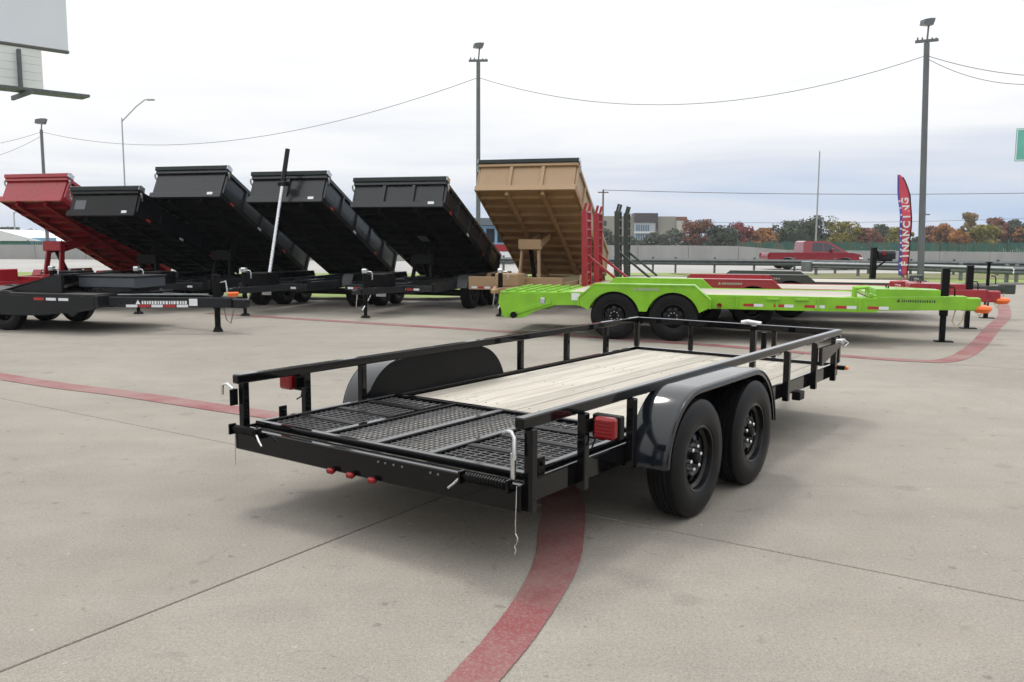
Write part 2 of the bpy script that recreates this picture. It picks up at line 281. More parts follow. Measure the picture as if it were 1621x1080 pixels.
# ------------------------------------------------------------------ mesh helpers
class MB:
    def __init__(s): s.v = []; s.f = []
    def add(s, v, f):
        k = len(s.v); s.v += [tuple(p) for p in v]; s.f += [tuple(i+k for i in q) for q in f]; return s
    def box(s, x0, x1, y0, y1, z0, z1, c=0.0, M=None):
        if x1 < x0: x0, x1 = x1, x0
        if y1 < y0: y0, y1 = y1, y0
        if z1 < z0: z0, z1 = z1, z0
        c = min(c, (x1-x0)*.45, (y1-y0)*.45, (z1-z0)*.45)
        vs_ = []; 
        if c <= 0:
            vs_ = [(x, y, z) for z in (z0, z1) for y in (y0, y1) for x in (x0, x1)]
            fs = [(0, 2, 3, 1), (4, 5, 7, 6), (0, 1, 5, 4), (2, 6, 7, 3), (0, 4, 6, 2), (1, 3, 7, 5)]
        else:
            idx = {}
            for i, x in enumerate((x0, x1)):
                for j, y in enumerate((y0, y1)):
                    for k, z in enumerate((z0, z1)):
                        sx, sy, sz = (1-2*i), (1-2*j), (1-2*k)
                        idx[i, j, k, 0] = len(vs_); vs_.append((x, y+sy*c, z+sz*c))
                        idx[i, j, k, 1] = len(vs_); vs_.append((x+sx*c, y, z+sz*c))
                        idx[i, j, k, 2] = len(vs_); vs_.append((x+sx*c, y+sy*c, z))
            fs = []
            q = ((0, 0), (1, 0), (1, 1), (0, 1))
            for i in (0, 1):
                fs.append(tuple(idx[i, a, b, 0] for a, b in q)); fs.append(tuple(idx[a, i, b, 1] for a, b in q)); fs.append(tuple(idx[a, b, i, 2] for a, b in q))
            for a in (0, 1):
                for b in (0, 1):
                    fs.append((idx[a, b, 0, 0], idx[a, b, 1, 0], idx[a, b, 1, 1], idx[a, b, 0, 1]))
                    fs.append((idx[a, 0, b, 0], idx[a, 1, b, 0], idx[a, 1, b, 2], idx[a, 0, b, 2]))
                    fs.append((idx[0, a, b, 1], idx[1, a, b, 1], idx[1, a, b, 2], idx[0, a, b, 2]))
                    for k in (0, 1): fs.append((idx[a, b, k, 0], idx[a, b, k, 1], idx[a, b, k, 2]))
        if M is not None: vs_ = [M @ Vector(p) for p in vs_]
        return s.add(vs_, fs)
    def bar(s, p0, p1, w, h, c=0.0, up=(0, 0, 1)):
        """rectangular bar from p0 to p1; w sideways, h along up"""
        p0 = Vector(p0); p1 = Vector(p1); d = p1-p0; l = d.length; d.normalize(); u = Vector(up)
        if abs(d.dot(u)) > 0.98: u = Vector((0, 1, 0))
        r = d.cross(u).normalized(); u = r.cross(d).normalized()
        M = Matrix(((r.x, d.x, u.x, p0.x), (r.y, d.y, u.y, p0.y), (r.z, d.z, u.z, p0.z), (0, 0, 0, 1)))
        return s.box(-w/2, w/2, 0, l, -h/2, h/2, c, M)
    def cyl(s, p0, p1, r0, r1=None, n=14, caps=True):
        r1 = r0 if r1 is None else r1
        p0 = Vector(p0); p1 = Vector(p1); d = (p1-p0).normalized(); a = d.orthogonal().normalized(); b = d.cross(a)
        vs_ = [p0+(a*math.cos(i*2*math.pi/n)+b*math.sin(i*2*math.pi/n))*r0 for i in range(n)] + [p1+(a*math.cos(i*2*math.pi/n)+b*math.sin(i*2*math.pi/n))*r1 for i in range(n)]
        fs = [(i, (i+1) % n, n+(i+1) % n, n+i) for i in range(n)]
        if caps: fs += [tuple(range(n))[::-1], tuple(range(n, 2*n))]
        return s.add(vs_, fs)
    def tube(s, pts, r, n=8):
        pts = [Vector(p) for p in pts]; rings = []; vs_ = []; fs = []
        a = None
        for i, p in enumerate(pts):
            d = (pts[min(i+1, len(pts)-1)]-pts[max(i-1, 0)]).normalized()
            if a is None: a = d.orthogonal().normalized()
            a = (a-d*a.dot(d)).normalized(); b = d.cross(a)
            for k in range(n): vs_.append(p+(a*math.cos(k*2*math.pi/n)+b*math.sin(k*2*math.pi/n))*r)
        for i in range(len(pts)-1):
            for k in range(n): fs.append((i*n+k, i*n+(k+1) % n, (i+1)*n+(k+1) % n, (i+1)*n+k))
        fs += [tuple(range(n))[::-1], tuple(range((len(pts)-1)*n, len(pts)*n))]
        return s.add(vs_, fs)
    def prism(s, poly, fn, a0, a1):
        """poly: 2D outline; fn(u, v, a) -> point"""
        n = len(poly); vs_ = [fn(u, v, a0) for u, v in poly]+[fn(u, v, a1) for u, v in poly]
        fs = [tuple(range(n)), tuple(range(n, 2*n))[::-1]]+[(i, (i+1) % n, n+(i+1) % n, n+i) for i in range(n)]
        return s.add(vs_, fs)
    def lathe(s, prof, o=(0, 0, 0), n=40, axis='x', closed=False):
        vs_ = []; fs = []; m_ = len(prof)
        for i in range(n):
            c, q = math.cos(i*2*math.pi/n), math.sin(i*2*math.pi/n)
            for a, r in prof:
                p = (a, r*c, r*q) if axis == 'x' else (r*c, r*q, a)
                vs_.append((p[0]+o[0], p[1]+o[1], p[2]+o[2]))
        for i in range(n):
            for k in range(m_-(0 if closed else 1)):
                fs.append((i*m_+k, i*m_+(k+1) % m_, ((i+1) % n)*m_+(k+1) % m_, ((i+1) % n)*m_+k))
        return s.add(vs_, fs)
    def mesh(s, name, m_, smooth=35, recalc=True):
        me = bpy.data.meshes.new(name); me.from_pydata(s.v, [], s.f); 
        if recalc:
            bm = bmesh.new(); bm.from_mesh(me); bmesh.ops.recalc_face_normals(bm, faces=bm.faces); bm.to_mesh(me); bm.free()
        me.materials.append(m_)
        if smooth:
            me.polygons.foreach_set('use_smooth', [True]*len(me.polygons)); me.set_sharp_from_angle(angle=R_(smooth))
        return me
    def build(s, name, m_, parent=None, loc=None, smooth=35, kind=None, recalc=True):
        return link(name, s.mesh(name, m_, smooth, recalc), parent, loc, kind)
def link(name, me, parent=None, loc=None, kind=None, rot=None):
    o = bpy.data.objects.new(name, me); COL.objects.link(o); o.parent = parent
    if loc is not None: o.location = loc
    if rot is not None: o.rotation_euler = rot
    if kind: o['kind'] = kind
    return o
def tag(o, label, cat, group=None):
    o['label'] = label; o['category'] = cat
    if group: o['group'] = group
    return o
def thing(name, label, cat, loc=(0, 0, 0), rz=0.0, group=None):
    o = bpy.data.objects.new(name, None); COL.objects.link(o); o.location = loc; o.rotation_euler = (0, 0, rz)
    o.empty_display_size = 0.2
    return tag(o, label, cat, group)
XZ = lambda u, v, a: (u, a, v)      # outline in x,z extruded along y
YZ = lambda u, v, a: (a, u, v)      # outline in y,z extruded along x
def bx(name, m_, parent, *a, c=0.004): return MB().box(*a, c=c).build(name, m_, parent)
_cache = {}
def shared(key, fn):
    if key not in _cache: _cache[key] = fn()
    return _cache[key]

# ------------------------------------------------------------------ setting: ground, lot slabs, road, grass
def sheet(name, pts, z, m_, kind='structure', parent=None):
    me = bpy.data.meshes.new(name); me.from_pydata([(x, y, z) for x, y in pts], [], [tuple(range(len(pts)))]); me.materials.append(m_)
    o = link(name, me, parent, kind=kind if parent is None else None); return o
sheet('ground', [(-900, -300), (900, -300), (900, 1500), (-900, 1500)], -0.75, DRYGRASS)
lot = sheet('parking_lot', [(-70, -30), (70, -30), (70, 44), (8, 40), (-2, 26), (-70, 26)], -0.012, JOINT)
# concrete slabs of the lot, each with its own joint edges, turned with the lot's joint lines
SA = R_(-33.1); ua = Vector((math.cos(SA), math.sin(SA))); ub = Vector((-math.sin(SA), math.cos(SA)))
PA, PB = Vector((0.88, 4.71)), Vector((-0.63, 5.03))
b0 = PA.dot(ub); a0 = PB.dot(ua)
DA, DB = 9.2, 8.3
def clip(poly, p, n):          # keep the side with (q-p).n <= 0
    outp = []
    for i in range(len(poly)):
        q0, q1 = poly[i], poly[(i+1) % len(poly)]; d0 = (q0-p).dot(n); d1 = (q1-p).dot(n)
        if d0 <= 0: outp.append(q0)
        if (d0 < 0 < d1) or (d1 < 0 < d0): outp.append(q0+(q1-q0)*(d0/(d0-d1)))
    return outp
edge = [Vector((-70, 22.9)), Vector((-2, 22.9)), Vector((9, 31.2)), Vector((19.5, 33.2)), Vector((70, 38))]
for i in range(-5, 5):
    for j in range(-3, 6):
        g = 0.005
        A0, A1, B0, B1 = a0+i*DA+g, a0+(i+1)*DA-g, b0+j*DB+g, b0+(j+1)*DB-g
        poly = [ua*A0+ub*B0, ua*A1+ub*B0, ua*A1+ub*B1, ua*A0+ub*B1]
        cen = sum(poly, Vector((0, 0)))/4
        if cen.y < -22 or abs(cen.x) > 45 or cen.y > 44: continue
        # trim at the lot's back edge (two straight runs)
        if cen.x < 1.5: poly = clip(poly, Vector((0, 22.9)), Vector((0, 1)))
        else:
            for k in (1, 2, 3):
                d = edge[k+1]-edge[k]; n = Vector((-d.y, d.x)).normalized()
                if edge[k].x-6 < cen.x < edge[k+1].x+6 and len(poly) > 2: poly = clip(poly, edge[k], n)
        if len(poly) < 3: continue
        c2 = 0.004; mb = MB(); ctr = sum(poly, Vector((0, 0)))/len(poly); n = len(poly)
        dz = random.uniform(-0.0012, 0.0008)
        ins = [p+(ctr-p).normalized()*c2 for p in poly]
        mb.add([(p.x, p.y, -0.010) for p in poly]+[(p.x, p.y, dz-c2) for p in poly]+[(p.x, p.y, dz) for p in ins],
               [(k, (k+1) % n, n+(k+1) % n, n+k) for k in range(n)]+[(n+k, n+(k+1) % n, 2*n+(k+1) % n, 2*n+k) for k in range(n)]+[tuple(range(2*n, 3*n))])
        mb.build('slab', CONC, lot, smooth=0)
# road bed beyond the lot
sheet('road', [(-300, 26), (-2, 26), (8, 40), (70, 44), (300, 50), (300, 76), (-300, 76)], -0.14, ROADC)
def terrain_strip(name, lo, hi, z, m_):
    poly = lo+hi[::-1]; return sheet(name, poly, z, m_)
terrain_strip('grass_verge', [(-60, 23.15), (-2, 23.15), (9, 31.4), (19.5, 33.4), (70, 38.2)], [(-60, 38), (-3, 40.5), (6, 42.5), (20, 43), (70, 47)], 0.03, GRASS)
terrain_strip('dry_verge', [(8.6, 36.5), (20, 37.0), (70, 41)], [(7.4, 41.6), (20, 43.4), (70, 47.3)], 0.05, DRYGRASS)
mb = MB()
kp = [(-60, 23.02), (-2, 23.02), (9, 31.3), (19.5, 33.3), (70, 38.1)]
for k in range(4): mb.bar((*kp[k], 0.02), (*kp[k+1], 0.02), 0.16, 0.10, 0.015)
mb.build('kerb', CONC, kind='structure')

def ribbon(name, pts, width, z, widths=None):
    # Catmull-Rom through ground points, flat strip of constant width with slightly uneven paint edges
    P = [Vector(p) for p in pts]; C = []
    for i in range(len(P)-1):
        p0, p1, p2, p3 = P[max(i-1, 0)], P[i], P[i+1], P[min(i+2, len(P)-1)]
        for k in range(14):
            t_ = k/14
            C.append(0.5*((2*p1)+(p2-p0)*t_+(2*p0-5*p1+4*p2-p3)*t_*t_+(3*p1-p0-3*p2+p3)*t_**3))
    C.append(P[-1]); vs_ = []; fs = []
    for i, c in enumerate(C):
        d = (C[min(i+1, len(C)-1)]-C[max(i-1, 0)]).normalized(); n = Vector((-d.y, d.x))
        u_ = i/14; wd = width if not widths else (widths[min(int(u_), len(widths)-1)]*(1-u_+int(u_))+widths[min(int(u_)+1, len(widths)-1)]*(u_-int(u_)))
        w0 = wd/2+random.uniform(-.0015, .0015); w1 = wd/2+random.uniform(-.0015, .0015)
        vs_ += [(*(c+n*w0), z), (*(c-n*w1), z)]
        if i: fs.append((2*i-2, 2*i-1, 2*i+1, 2*i))
    me = bpy.data.meshes.new(name); me.from_pydata(vs_, [], fs); me.materials.append(REDLINE)
    return link(name, me, kind='structure')
def gp(*px): return [at(x, y).xy for x, y in px]
ribbon('fire_lane_line', gp((720, 1112), (750, 1076), (803, 1016), (849, 952), (879, 896), (888, 853), (889, 790))+[Vector((0.20, 6.05)), Vector((-0.25, 6.65)), Vector((-1.0, 7.15))]+gp((375, 650), (200, 624), (0, 596))+[Vector((-12.5, 14.4))], 0.27, 0.0045, [.185, .185, .19, .20, .225, .245, .265, .27])
ribbon('fire_lane_line', gp((330, 496), (600, 513), (800, 525), (1100, 545), (1325, 563), (1440, 571), (1505, 570), (1545, 549), (1570, 521), (1590, 500))+[Vector((12.6, 22.4))], 0.26, 0.0045)

# ------------------------------------------------------------------ wheels
def wheel_meshes(key, Rt, wt, rr, rimm, holes=8):
    """wheel about the x axis, outer face towards +x at x=0, tyre reaching to -wt"""
    tp = []
    sw = [(-0.028, rr), (-0.010, rr+0.012), (0.0, rr+0.045), (0.0, rr+0.07), (-0.004, rr+0.10*(Rt-rr)/0.155), (-0.012, Rt-0.022), (-0.024, Rt-0.006)]
    tp += sw
    g = 5; x0, x1 = -0.030, -wt+0.030
    for k in range(g):
        a = x0+(x1-x0)*(k/g); b_ = x0+(x1-x0)*((k+1)/g); gw = 0.0055
        tp += [(a, Rt), (b_+gw, Rt)] 
        if k < g-1: tp += [(b_+gw*.9, Rt-0.009), (b_+gw*.1, Rt-0.009)]
    tp += [(-wt-a_, r_) for a_, r_ in sw[::-1]]
    tyre = MB().lathe(tp, n=56).mesh('tyre', RUBBER, 30)
    rim = MB()
    rim.lathe([(-0.028, rr+0.004), (-0.016, rr+0.012), (-0.012, rr+0.004), (-0.016, rr-0.008), (-0.045, rr-0.014), (-0.06, rr-0.03), (-0.10, rr-0.035), (-wt+0.02, rr-0.02), (-wt+0.02, rr+0.004)], n=48)
    # disc with real vent openings
    n = holes*4; radii = [(rr-0.032, -0.098), (rr-0.050, -0.062), (rr-0.085, -0.052), (0.105*rr/0.19, -0.050), (0.085*rr/0.19, -0.062), (0.045, -0.062)]
    vs_ = []; fs = []
    for r, a in radii:
        for i in range(n): vs_.append((a, r*math.cos(i*2*math.pi/n), r*math.sin(i*2*math.pi/n)))
    for k in range(len(radii)-1):
        for i in range(n):
            if k == 1 and i % 4 in (1, 2): continue
            fs.append((k*n+i, k*n+(i+1) % n, (k+1)*n+(i+1) % n, (k+1)*n+i))
    rim.add(vs_, fs)
    rimme = rim.mesh('rim', rimm, 30)
    hub = MB(); hub.lathe([(-0.07, 0.036), (-0.030, 0.034), (-0.020, 0.028), (-0.016, 0.0)], n=20)
    hubme = hub.mesh('hub_cap', SATIN, 30)
    nut = MB(); nut.lathe([(-0.062, 0.013), (-0.038, 0.013), (-0.032, 0.008), (-0.030, 0.0)], n=6)
    nutme = nut.mesh('lug_nut', CHROME, 20)
    drum = MB(); drum.lathe([(-0.11, 0.0), (-0.11, rr-0.045), (-wt+0.02, rr-0.045), (-wt+0.02, 0.0)], n=28)
    drumme = drum.mesh('brake_drum', RIMG, 30)
    return tyre, rimme, hubme, nutme, drumme
def wheel(parent, loc, side, key='std', Rt=0.345, wt=0.205, rr=0.19, rimm=None, nuts=6, axis='x', detail=True):
    """side=+1: outer face towards + axis"""
    tyre, rimme, hubme, nutme, drumme = shared(('wheel', key), lambda: wheel_meshes(key, Rt, wt, rr, rimm or RIMB))
    rz = 0 if side > 0 else math.pi
    if axis == 'y': rz += math.pi/2
    w = link('wheel', tyre, parent, loc, rot=(random.uniform(0, 6.28), 0, rz)); 
    # the rolling angle turns about the wheel's own axle: order XYZ applies x first
    link('rim', rimme, w)
    if detail:
        link('brake_drum', drumme, w); link('hub_cap', hubme, w)
        for i in range(nuts):
            a = i*2*math.pi/nuts; link('lug_nut', nutme, w, (0, 0.068*math.cos(a), 0.068*math.sin(a)))
    return w

# ------------------------------------------------------------------ the black utility trailer
TW, TL, ZR, ZD = 2.084, 5.053, 0.795, 0.455
UT = thing('utility_trailer', 'black open utility trailer with pine plank deck, tube rails and folded ramp gate', 'trailer', (-1.637, 5.174, 0), -0.628)
# deck planks lengthwise, screwed down
pw = 0.1845; npl = 11; gap = (TW-0.06-npl*pw)/(npl-1) if npl*pw < TW-0.06 else 0.004
pw = (TW-0.06-(npl-1)*0.005)/npl
plank = MB().box(0, pw, 0.03, TL-0.05, -0.038, 0, 0.004).mesh('plank', WOOD, 0)
for i in range(npl): link('plank', plank, UT, (0.03+i*(pw+0.005), 0, ZD+random.uniform(-.0025, .001)))
screw = MB().cyl((0, 0, -0.002), (0, 0, 0.0015), 0.005, n=6).mesh('screw', GALV, 0)
for i in range(npl):
    for y in (1.62, 2.62, 3.62, 4.62):
        for dx in (0.045, pw-0.045): link('screw', screw, UT, (0.03+i*(pw+0.005)+dx, y+random.uniform(-.012, .012), ZD+0.0005))
# frame: side channels, cross members, rear beam, front angle
for sx in (0, 1):
    x0 = 0.0 if sx == 0 else TW
    q = 1 if sx == 0 else -1
    mb = MB(); mb.box(x0, x0+q*0.006, 0.045, TL, 0.372, ZD+0.022, 0.001); mb.box(x0+q*0.006, x0+q*0.055, 0.045, TL, 0.372, 0.379, 0.001)
    mb.box(x0, x0+q*0.026, 0.046, TL, ZD+0.0222, ZD+0.030, 0.002)
    mb.build('side_channel', BLACK, UT)
for k in range(8): bx('cross_member', SATIN, UT, 0.062, TW-0.062, 0.55+k*0.6, 0.60+k*0.6, 0.36, 0.413)
bx('rear_beam', BLACK, UT, -0.012, TW+0.012, -0.03, 0.04, 0.345, 0.478, c=0.006)
bx('front_beam', BLACK, UT, -0.008, TW+0.008, TL-0.045, TL+0.008, 0.365, ZD+0.028, c=0.005)
# top rails and posts
rt = 0.055
for x in (0.0, TW): MB().box(x-0.026, x+0.026, -0.028, TL+0.026, ZR-rt, ZR, 0.006).build('top_rail', BLACK, UT)
MB().box(0.027, TW-0.027, TL-0.026, TL+0.026, ZR-rt-0.001, ZR-0.001, 0.006).build('top_rail', BLACK, UT)
post = lambda x, y, z0, w=0.048: MB().box(x-w/2, x+w/2, y-w/2, y+w/2, z0, ZR-rt-0.0005, 0.005).build('post', BLACK, UT)
for y in (0.055, 0.54, 1.045, 2.951, 3.703, 4.441): post(-0.0275, y, 0.36)
for y in (0.03, 0.496, 1.009, 3.573, 4.277, 4.842): post(TW+0.0275, y, 0.345)
post(0.0, TL, ZD+0.03); post(TW, TL, ZD+0.03)
for x in (0.617, 1.485): post(x, TL, ZD+0.03, 0.042)
# spare tyre mount on the deck near the front with its zinc handle
bx('spare_tyre_mount', BLACK, UT, 1.462, 1.512, 4.468, 4.518, ZD, 0.835)
MB().tube([(1.37, 4.49, 0.862), (1.43, 4.49, 0.875), (1.49, 4.49, 0.868), (1.56, 4.49, 0.862)], 0.014).build('handle', CHROME, UT)
# fenders: rounded tandem outline, top skin + outer lip + inner plate
Y1, Y2, FR, ZW = 1.44, 2.30, 0.425, 0.345
def fender_outline(r, zlow):
    r += FQ
    pts = []; a0_ = math.asin(max(-1, min(1, (zlow-ZW)/r)))
    for k in range(15): 
        a = math.pi-a0_-(math.pi/2-a0_)*k/14; pts.append((Y1+r*math.cos(a), ZW+r*math.sin(a)))
    for k in range(15):
        a = math.pi/2-(math.pi/2-a0_)*k/14; pts.append((Y2+r*math.cos(a), ZW+r*math.sin(a)))
    return pts
for q, xi in ((-1, -0.004), (1, TW+0.004)):
    FQ = -0.028 if q < 0 else 0.0
    o0 = fender_outline(FR, 0.36); o1 = fender_outline(FR-0.005, 0.36); o2 = fender_outline(FR-0.040, 0.36); n = len(o0)
    def ring(o, x): return [(x, y, z) for y, z in o]
    xo = xi+q*0.238
    of = fender_outline(FR-0.012, 0.36)
    rows = [ring(o0, xi), ring(o0, xo-q*0.02), ring(fender_outline(FR-0.004, 0.36), xo-q*0.006), ring(of, xo), ring(o2, xo), ring(o2, xo-q*0.006), ring(of, xo-q*0.008), ring(o1, xo-q*0.02), ring(o1, xi)]
    mb = MB(); vs_ = [p for r in rows for p in r]; fs = []
    for a in range(len(rows)-1):
        for k in range(n-1): fs.append((a*n+k, a*n+k+1, (a+1)*n+k+1, (a+1)*n+k))
    mb.add(vs_, fs); fo = mb.build('fender', FENDER, UT, smooth=40)
    inner = [(y, z) for y, z in fender_outline(FR-0.007, 0.37)]
    x_in = xi+q*0.0; MB().prism(inner, YZ, x_in, x_in+q*0.004).build('inner_plate', SATIN, fo, smooth=0)
    # running bead pressed along the outer lip
    bead = [(xo+q*0.001, y, z) for y, z in fender_outline(FR-0.010, 0.36)]
    MB().tube(bead, 0.005, 6).build('bead', FENDER, fo)
    xw = TW+0.263 if q > 0 else -0.263
    for yy in (Y1, Y2): wheel(UT, (xw, yy, 0.345), q)
for yy in (Y1, Y2):
    MB().cyl((-0.1, yy, 0.345-0.045), (TW+0.1, yy, 0.345-0.045), 0.036).build('axle', SATIN, UT)
for x in (0.08, TW-0.08):
    mb = MB()
    for yy in (Y1, Y2):
        for k in range(3): mb.tube([(x, yy-0.32+k*0.08, 0.335-k*.008), (x, yy, 0.27-k*.008), (x, yy+0.32-k*0.08, 0.335-k*.008)], 0.02, 6)
    mb.build('leaf_spring', SATIN, UT)
# tongue, coupler and jack ahead of the deck
for x in (0.45, TW-0.45): MB().bar((x, TL-0.5, 0.335), (TW/2+(0.04 if x > 1 else -0.04), TL+1.25, 0.335), 0.05, 0.075, 0.004).build('tongue_beam', BLACK, UT)
MB().box(TW/2-0.05, TW/2+0.05, TL+1.18, TL+1.42, 0.32, 0.42, 0.02).build('coupler', BLACK, UT)
MB().cyl((TW/2, TL+0.95, 0.02), (TW/2, TL+0.95, 0.62), 0.03).cyl((TW/2, TL+0.95, 0.0), (TW/2, TL+0.95, 0.02), 0.08).build('tongue_jack', SATIN, UT)
# folded ramp gate
GZ0, GZ1, GY0, GY1, GX0, GX1 = ZD+0.012, ZD+0.052, 0.075, 1.30, 0.045, TW-0.045
gate = MB(); gt = 0.04
gate.box(GX0, GX1, GY0, GY0+gt, GZ0, GZ1, 0.005); gate.box(GX0, GX1, GY1-gt, GY1, GZ0, GZ1, 0.005)
for x in (GX0, GX1-gt): gate.box(x, x+gt, GY0+gt, GY1-gt, GZ0, GZ1-0.001, 0.005)
gate = gate.build('ramp_gate', BLACK, UT)
for x in (0.62, 1.02, 1.41): bx('gate_bar', BLACK, gate, x-0.025, x+0.025, GY0+gt, GY1-gt, GZ0, GZ1-0.002, c=0.005)
for y in (0.42, 0.72, 1.01):
    for xa, xb in ((GX0+gt, 0.60), (1.43, GX1-gt)): bx('gate_slat', SATIN, gate, xa, xb, y-0.03, y+0.03, GZ0+0.004, GZ1-0.010, c=0.004)
# open grating in the two middle panels
MESHM = mat('expanded_steel', (0.19, 0.19, 0.195), 0.4, metal=0.6, var=0.3, vscale=20)
for xa, xb in ((0.645, 0.995), (1.045, 1.385), (GX0+gt, 0.595), (1.435, GX1-gt)):
    mb = MB(); n = 26
    for k in range(n):
        y = GY0+gt+0.012+k*(GY1-GY0-2*gt-0.02)/n; mb.bar((xa, y, GZ1-0.020), (xb, y, GZ1-0.020), 0.0045, 0.005)
    for k in range(9): mb.bar((xa+0.02+k*(xb-xa-0.04)/8, GY0+gt, GZ1-0.024), (xa+0.02+k*(xb-xa-0.04)/8, GY1-gt, GZ1-0.024), 0.005, 0.008)
    mb.build('grating', MESHM, gate, smooth=0, kind='stuff')
# plate with bolts under the outer panels
for xa, xb in ((GX0+gt, 0.60), (1.43, GX1-gt)): MB().box(xa, xb, GY0+gt, GY1-gt, ZD+0.003, ZD+0.006).build('gate_pan', SATIN, gate, smooth=0)
# hinge springs on the rear beam, latch pins, keeper cables
for q, xa, xb in ((1, 1.80, 2.03), (-1, 0.03, 0.22)):
    pts = []; nn = 14
    for k in range(nn*8+1): 
        a = k*2*math.pi/8; pts.append((xa+(xb-xa)*k/(nn*8), -0.052+0.022*math.cos(a), 0.476+0.022*math.sin(a)))
    s_ = MB().tube(pts, 0.0052, 5).build('hinge_spring', SATIN, UT)
    MB().cyl((xa-0.05, -0.052, 0.476), (xb+0.04, -0.052, 0.476), 0.011, n=10).build('hinge_pin', SATIN, s_)
    for x in (xa-0.03, xb+0.02): MB().box(x-0.006, x+0.006, -0.082, -0.0305, 0.44, 0.506, 0.004).build('hinge_lug', BLACK, s_)
    e_ = xa-0.03 if q > 0 else xb+0.03
    MB().tube([(e_, -0.075, 0.47), (e_-q*0.03, -0.082, 0.44), (e_-q*0.06, -0.086, 0.415)], 0.006).build('spring_leg', CHROME, s_)
xr = TW-0.03
MB().tube([(xr-0.075, 0.0, 0.705), (xr-0.03, -0.02, 0.722), (xr, -0.035, 0.722), (xr+0.015, -0.042, 0.70), (xr+0.017, -0.044, 0.60)], 0.011, 10).build('latch_pin', CHROME, UT)
MB().tube([(xr-0.012, -0.012, 0.62), (xr-0.012, -0.012, 0.50)], 0.014, 10).build('latch_sleeve', CHROME, UT)
MB().tube([(-0.03, -0.02, 0.705), (-0.075, -0.03, 0.735), (-0.11, -0.035, 0.725), (-0.115, -0.035, 0.665)], 0.008, 8).build('latch_pin', CHROME, UT)
MB().box(-0.058, -0.05, -0.028, 0.03, 0.60, 0.70, 0.003).build('latch_plate', SATIN, UT)
for x, zl in ((TW-0.005, 0.25), (0.0, 0.25)):
    cb = MB().tube([(x, -0.036, 0.475), (x+0.002, -0.040, 0.40), (x-0.001, -0.041, 0.30), (x, -0.041, zl)], 0.0024, 6).build('keeper_cable', CHROME, UT)
    if x > 1: MB().tube([(x, -0.041, zl), (x+0.012, -0.041, zl-0.018), (x+0.008, -0.041, zl-0.045), (x-0.006, -0.041, zl-0.060), (x+0.002, -0.041, zl-0.078), (x-0.004, -0.041, zl-0.10)], 0.0032, 6).build('clip', CHROME, cb)
for x in (0.848, 1.0, 1.161):
    c_ = MB().cyl((x, -0.031, 0.352), (x, -0.052, 0.352), 0.017, n=16).build('marker_base', SATIN, UT)
    MB().box(x-0.026, x+0.026, -0.070, -0.040, 0.336, 0.368, 0.010).build('marker_lens', LENS, c_)
for x in (1.19, 1.24, 1.30, 1.36, 1.55, 1.60): MB().cyl((x, -0.0305, 0.452), (x, -0.036, 0.452), 0.006, n=8).build('bolt', GALV, UT)
# tail lights outside the second post
for q, x0 in ((1, TW+0.056), (-1, -0.056)):
    tb = MB().box(x0+q*0.004, x0+q*0.165, 0.525, 0.575, 0.615, 0.735, 0.006).build('light_box', SATIN, UT)
    z0, z1 = 0.622, 0.732
    MB().box(x0-q*0.004, x0+q*0.003, 0.48, 0.57, 0.64, 0.71, 0.002).build('light_bracket', SATIN, tb)
    ln = MB().box(x0+q*0.042, x0+q*0.158, 0.470, 0.5245, z0, z1, 0.012).build('tail_light', LENS, tb)
    for k in range(5): MB().box(min(x0+q*0.052, x0+q*0.148), max(x0+q*0.052, x0+q*0.148), 0.4675, 0.471, z0+0.018+k*(z1-z0-0.036)/4-.0025, z0+0.018+k*(z1-z0-0.036)/4+.0025, 0.001).build('lens_rib', LENS, ln)
    MB().tube([(x0+q*0.02, 0.55, z0), (x0+q*0.01, 0.53, z0-0.045), (x0+q*0.02, 0.50, z0-0.06)], 0.005, 6).build('light_wire', SATIN, tb)
# tie-down brackets, front marker, battery box
for x, y in ((0.03, 0.30), (TW-0.03, 0.20)): MB().box(x-0.005, x+0.005, y-0.03, y+0.03, GZ1-.03, GZ1+0.055, 0.003).box(x-0.02, x+0.02, y-0.012, y+0.012, GZ1+0.012, GZ1+0.034, 0.004).build('gate_catch', SATIN, UT)
MB().prism([(4.30, 0.545), (4.30, 0.70), (4.80, 0.70), (4.80, 0.655)], YZ, TW+0.054, TW+0.085).build('side_bracket', BLACK, UT, smooth=0)
MB().box(TW+0.05, TW+0.11, 4.79, 4.90, 0.69, 0.73, 0.006).tube([(TW+0.09, 4.90, 0.72), (TW+0.13, 4.92, 0.69), (TW+0.10, 4.9, 0.655)], 0.009).build('bracket_latch', CHROME, UT)
mb_ = MB().box(TW+0.012, TW+0.085, TL-0.055, TL-0.005, 0.425, 0.465, 0.008).build('marker_housing', SATIN, UT)
MB().box(TW+0.086, TW+0.115, TL-0.052, TL-0.008, 0.428, 0.462, 0.008).build('side_marker', AMBER, mb_)
for y, z0, z1 in ((3.95, 0.30, 0.37), (3.0, 0.27, 0.37)): MB().box(TW-0.03, TW+0.04, y-0.06, y+0.06, z0, z1, 0.006).build('stake_pocket', SATIN, UT)

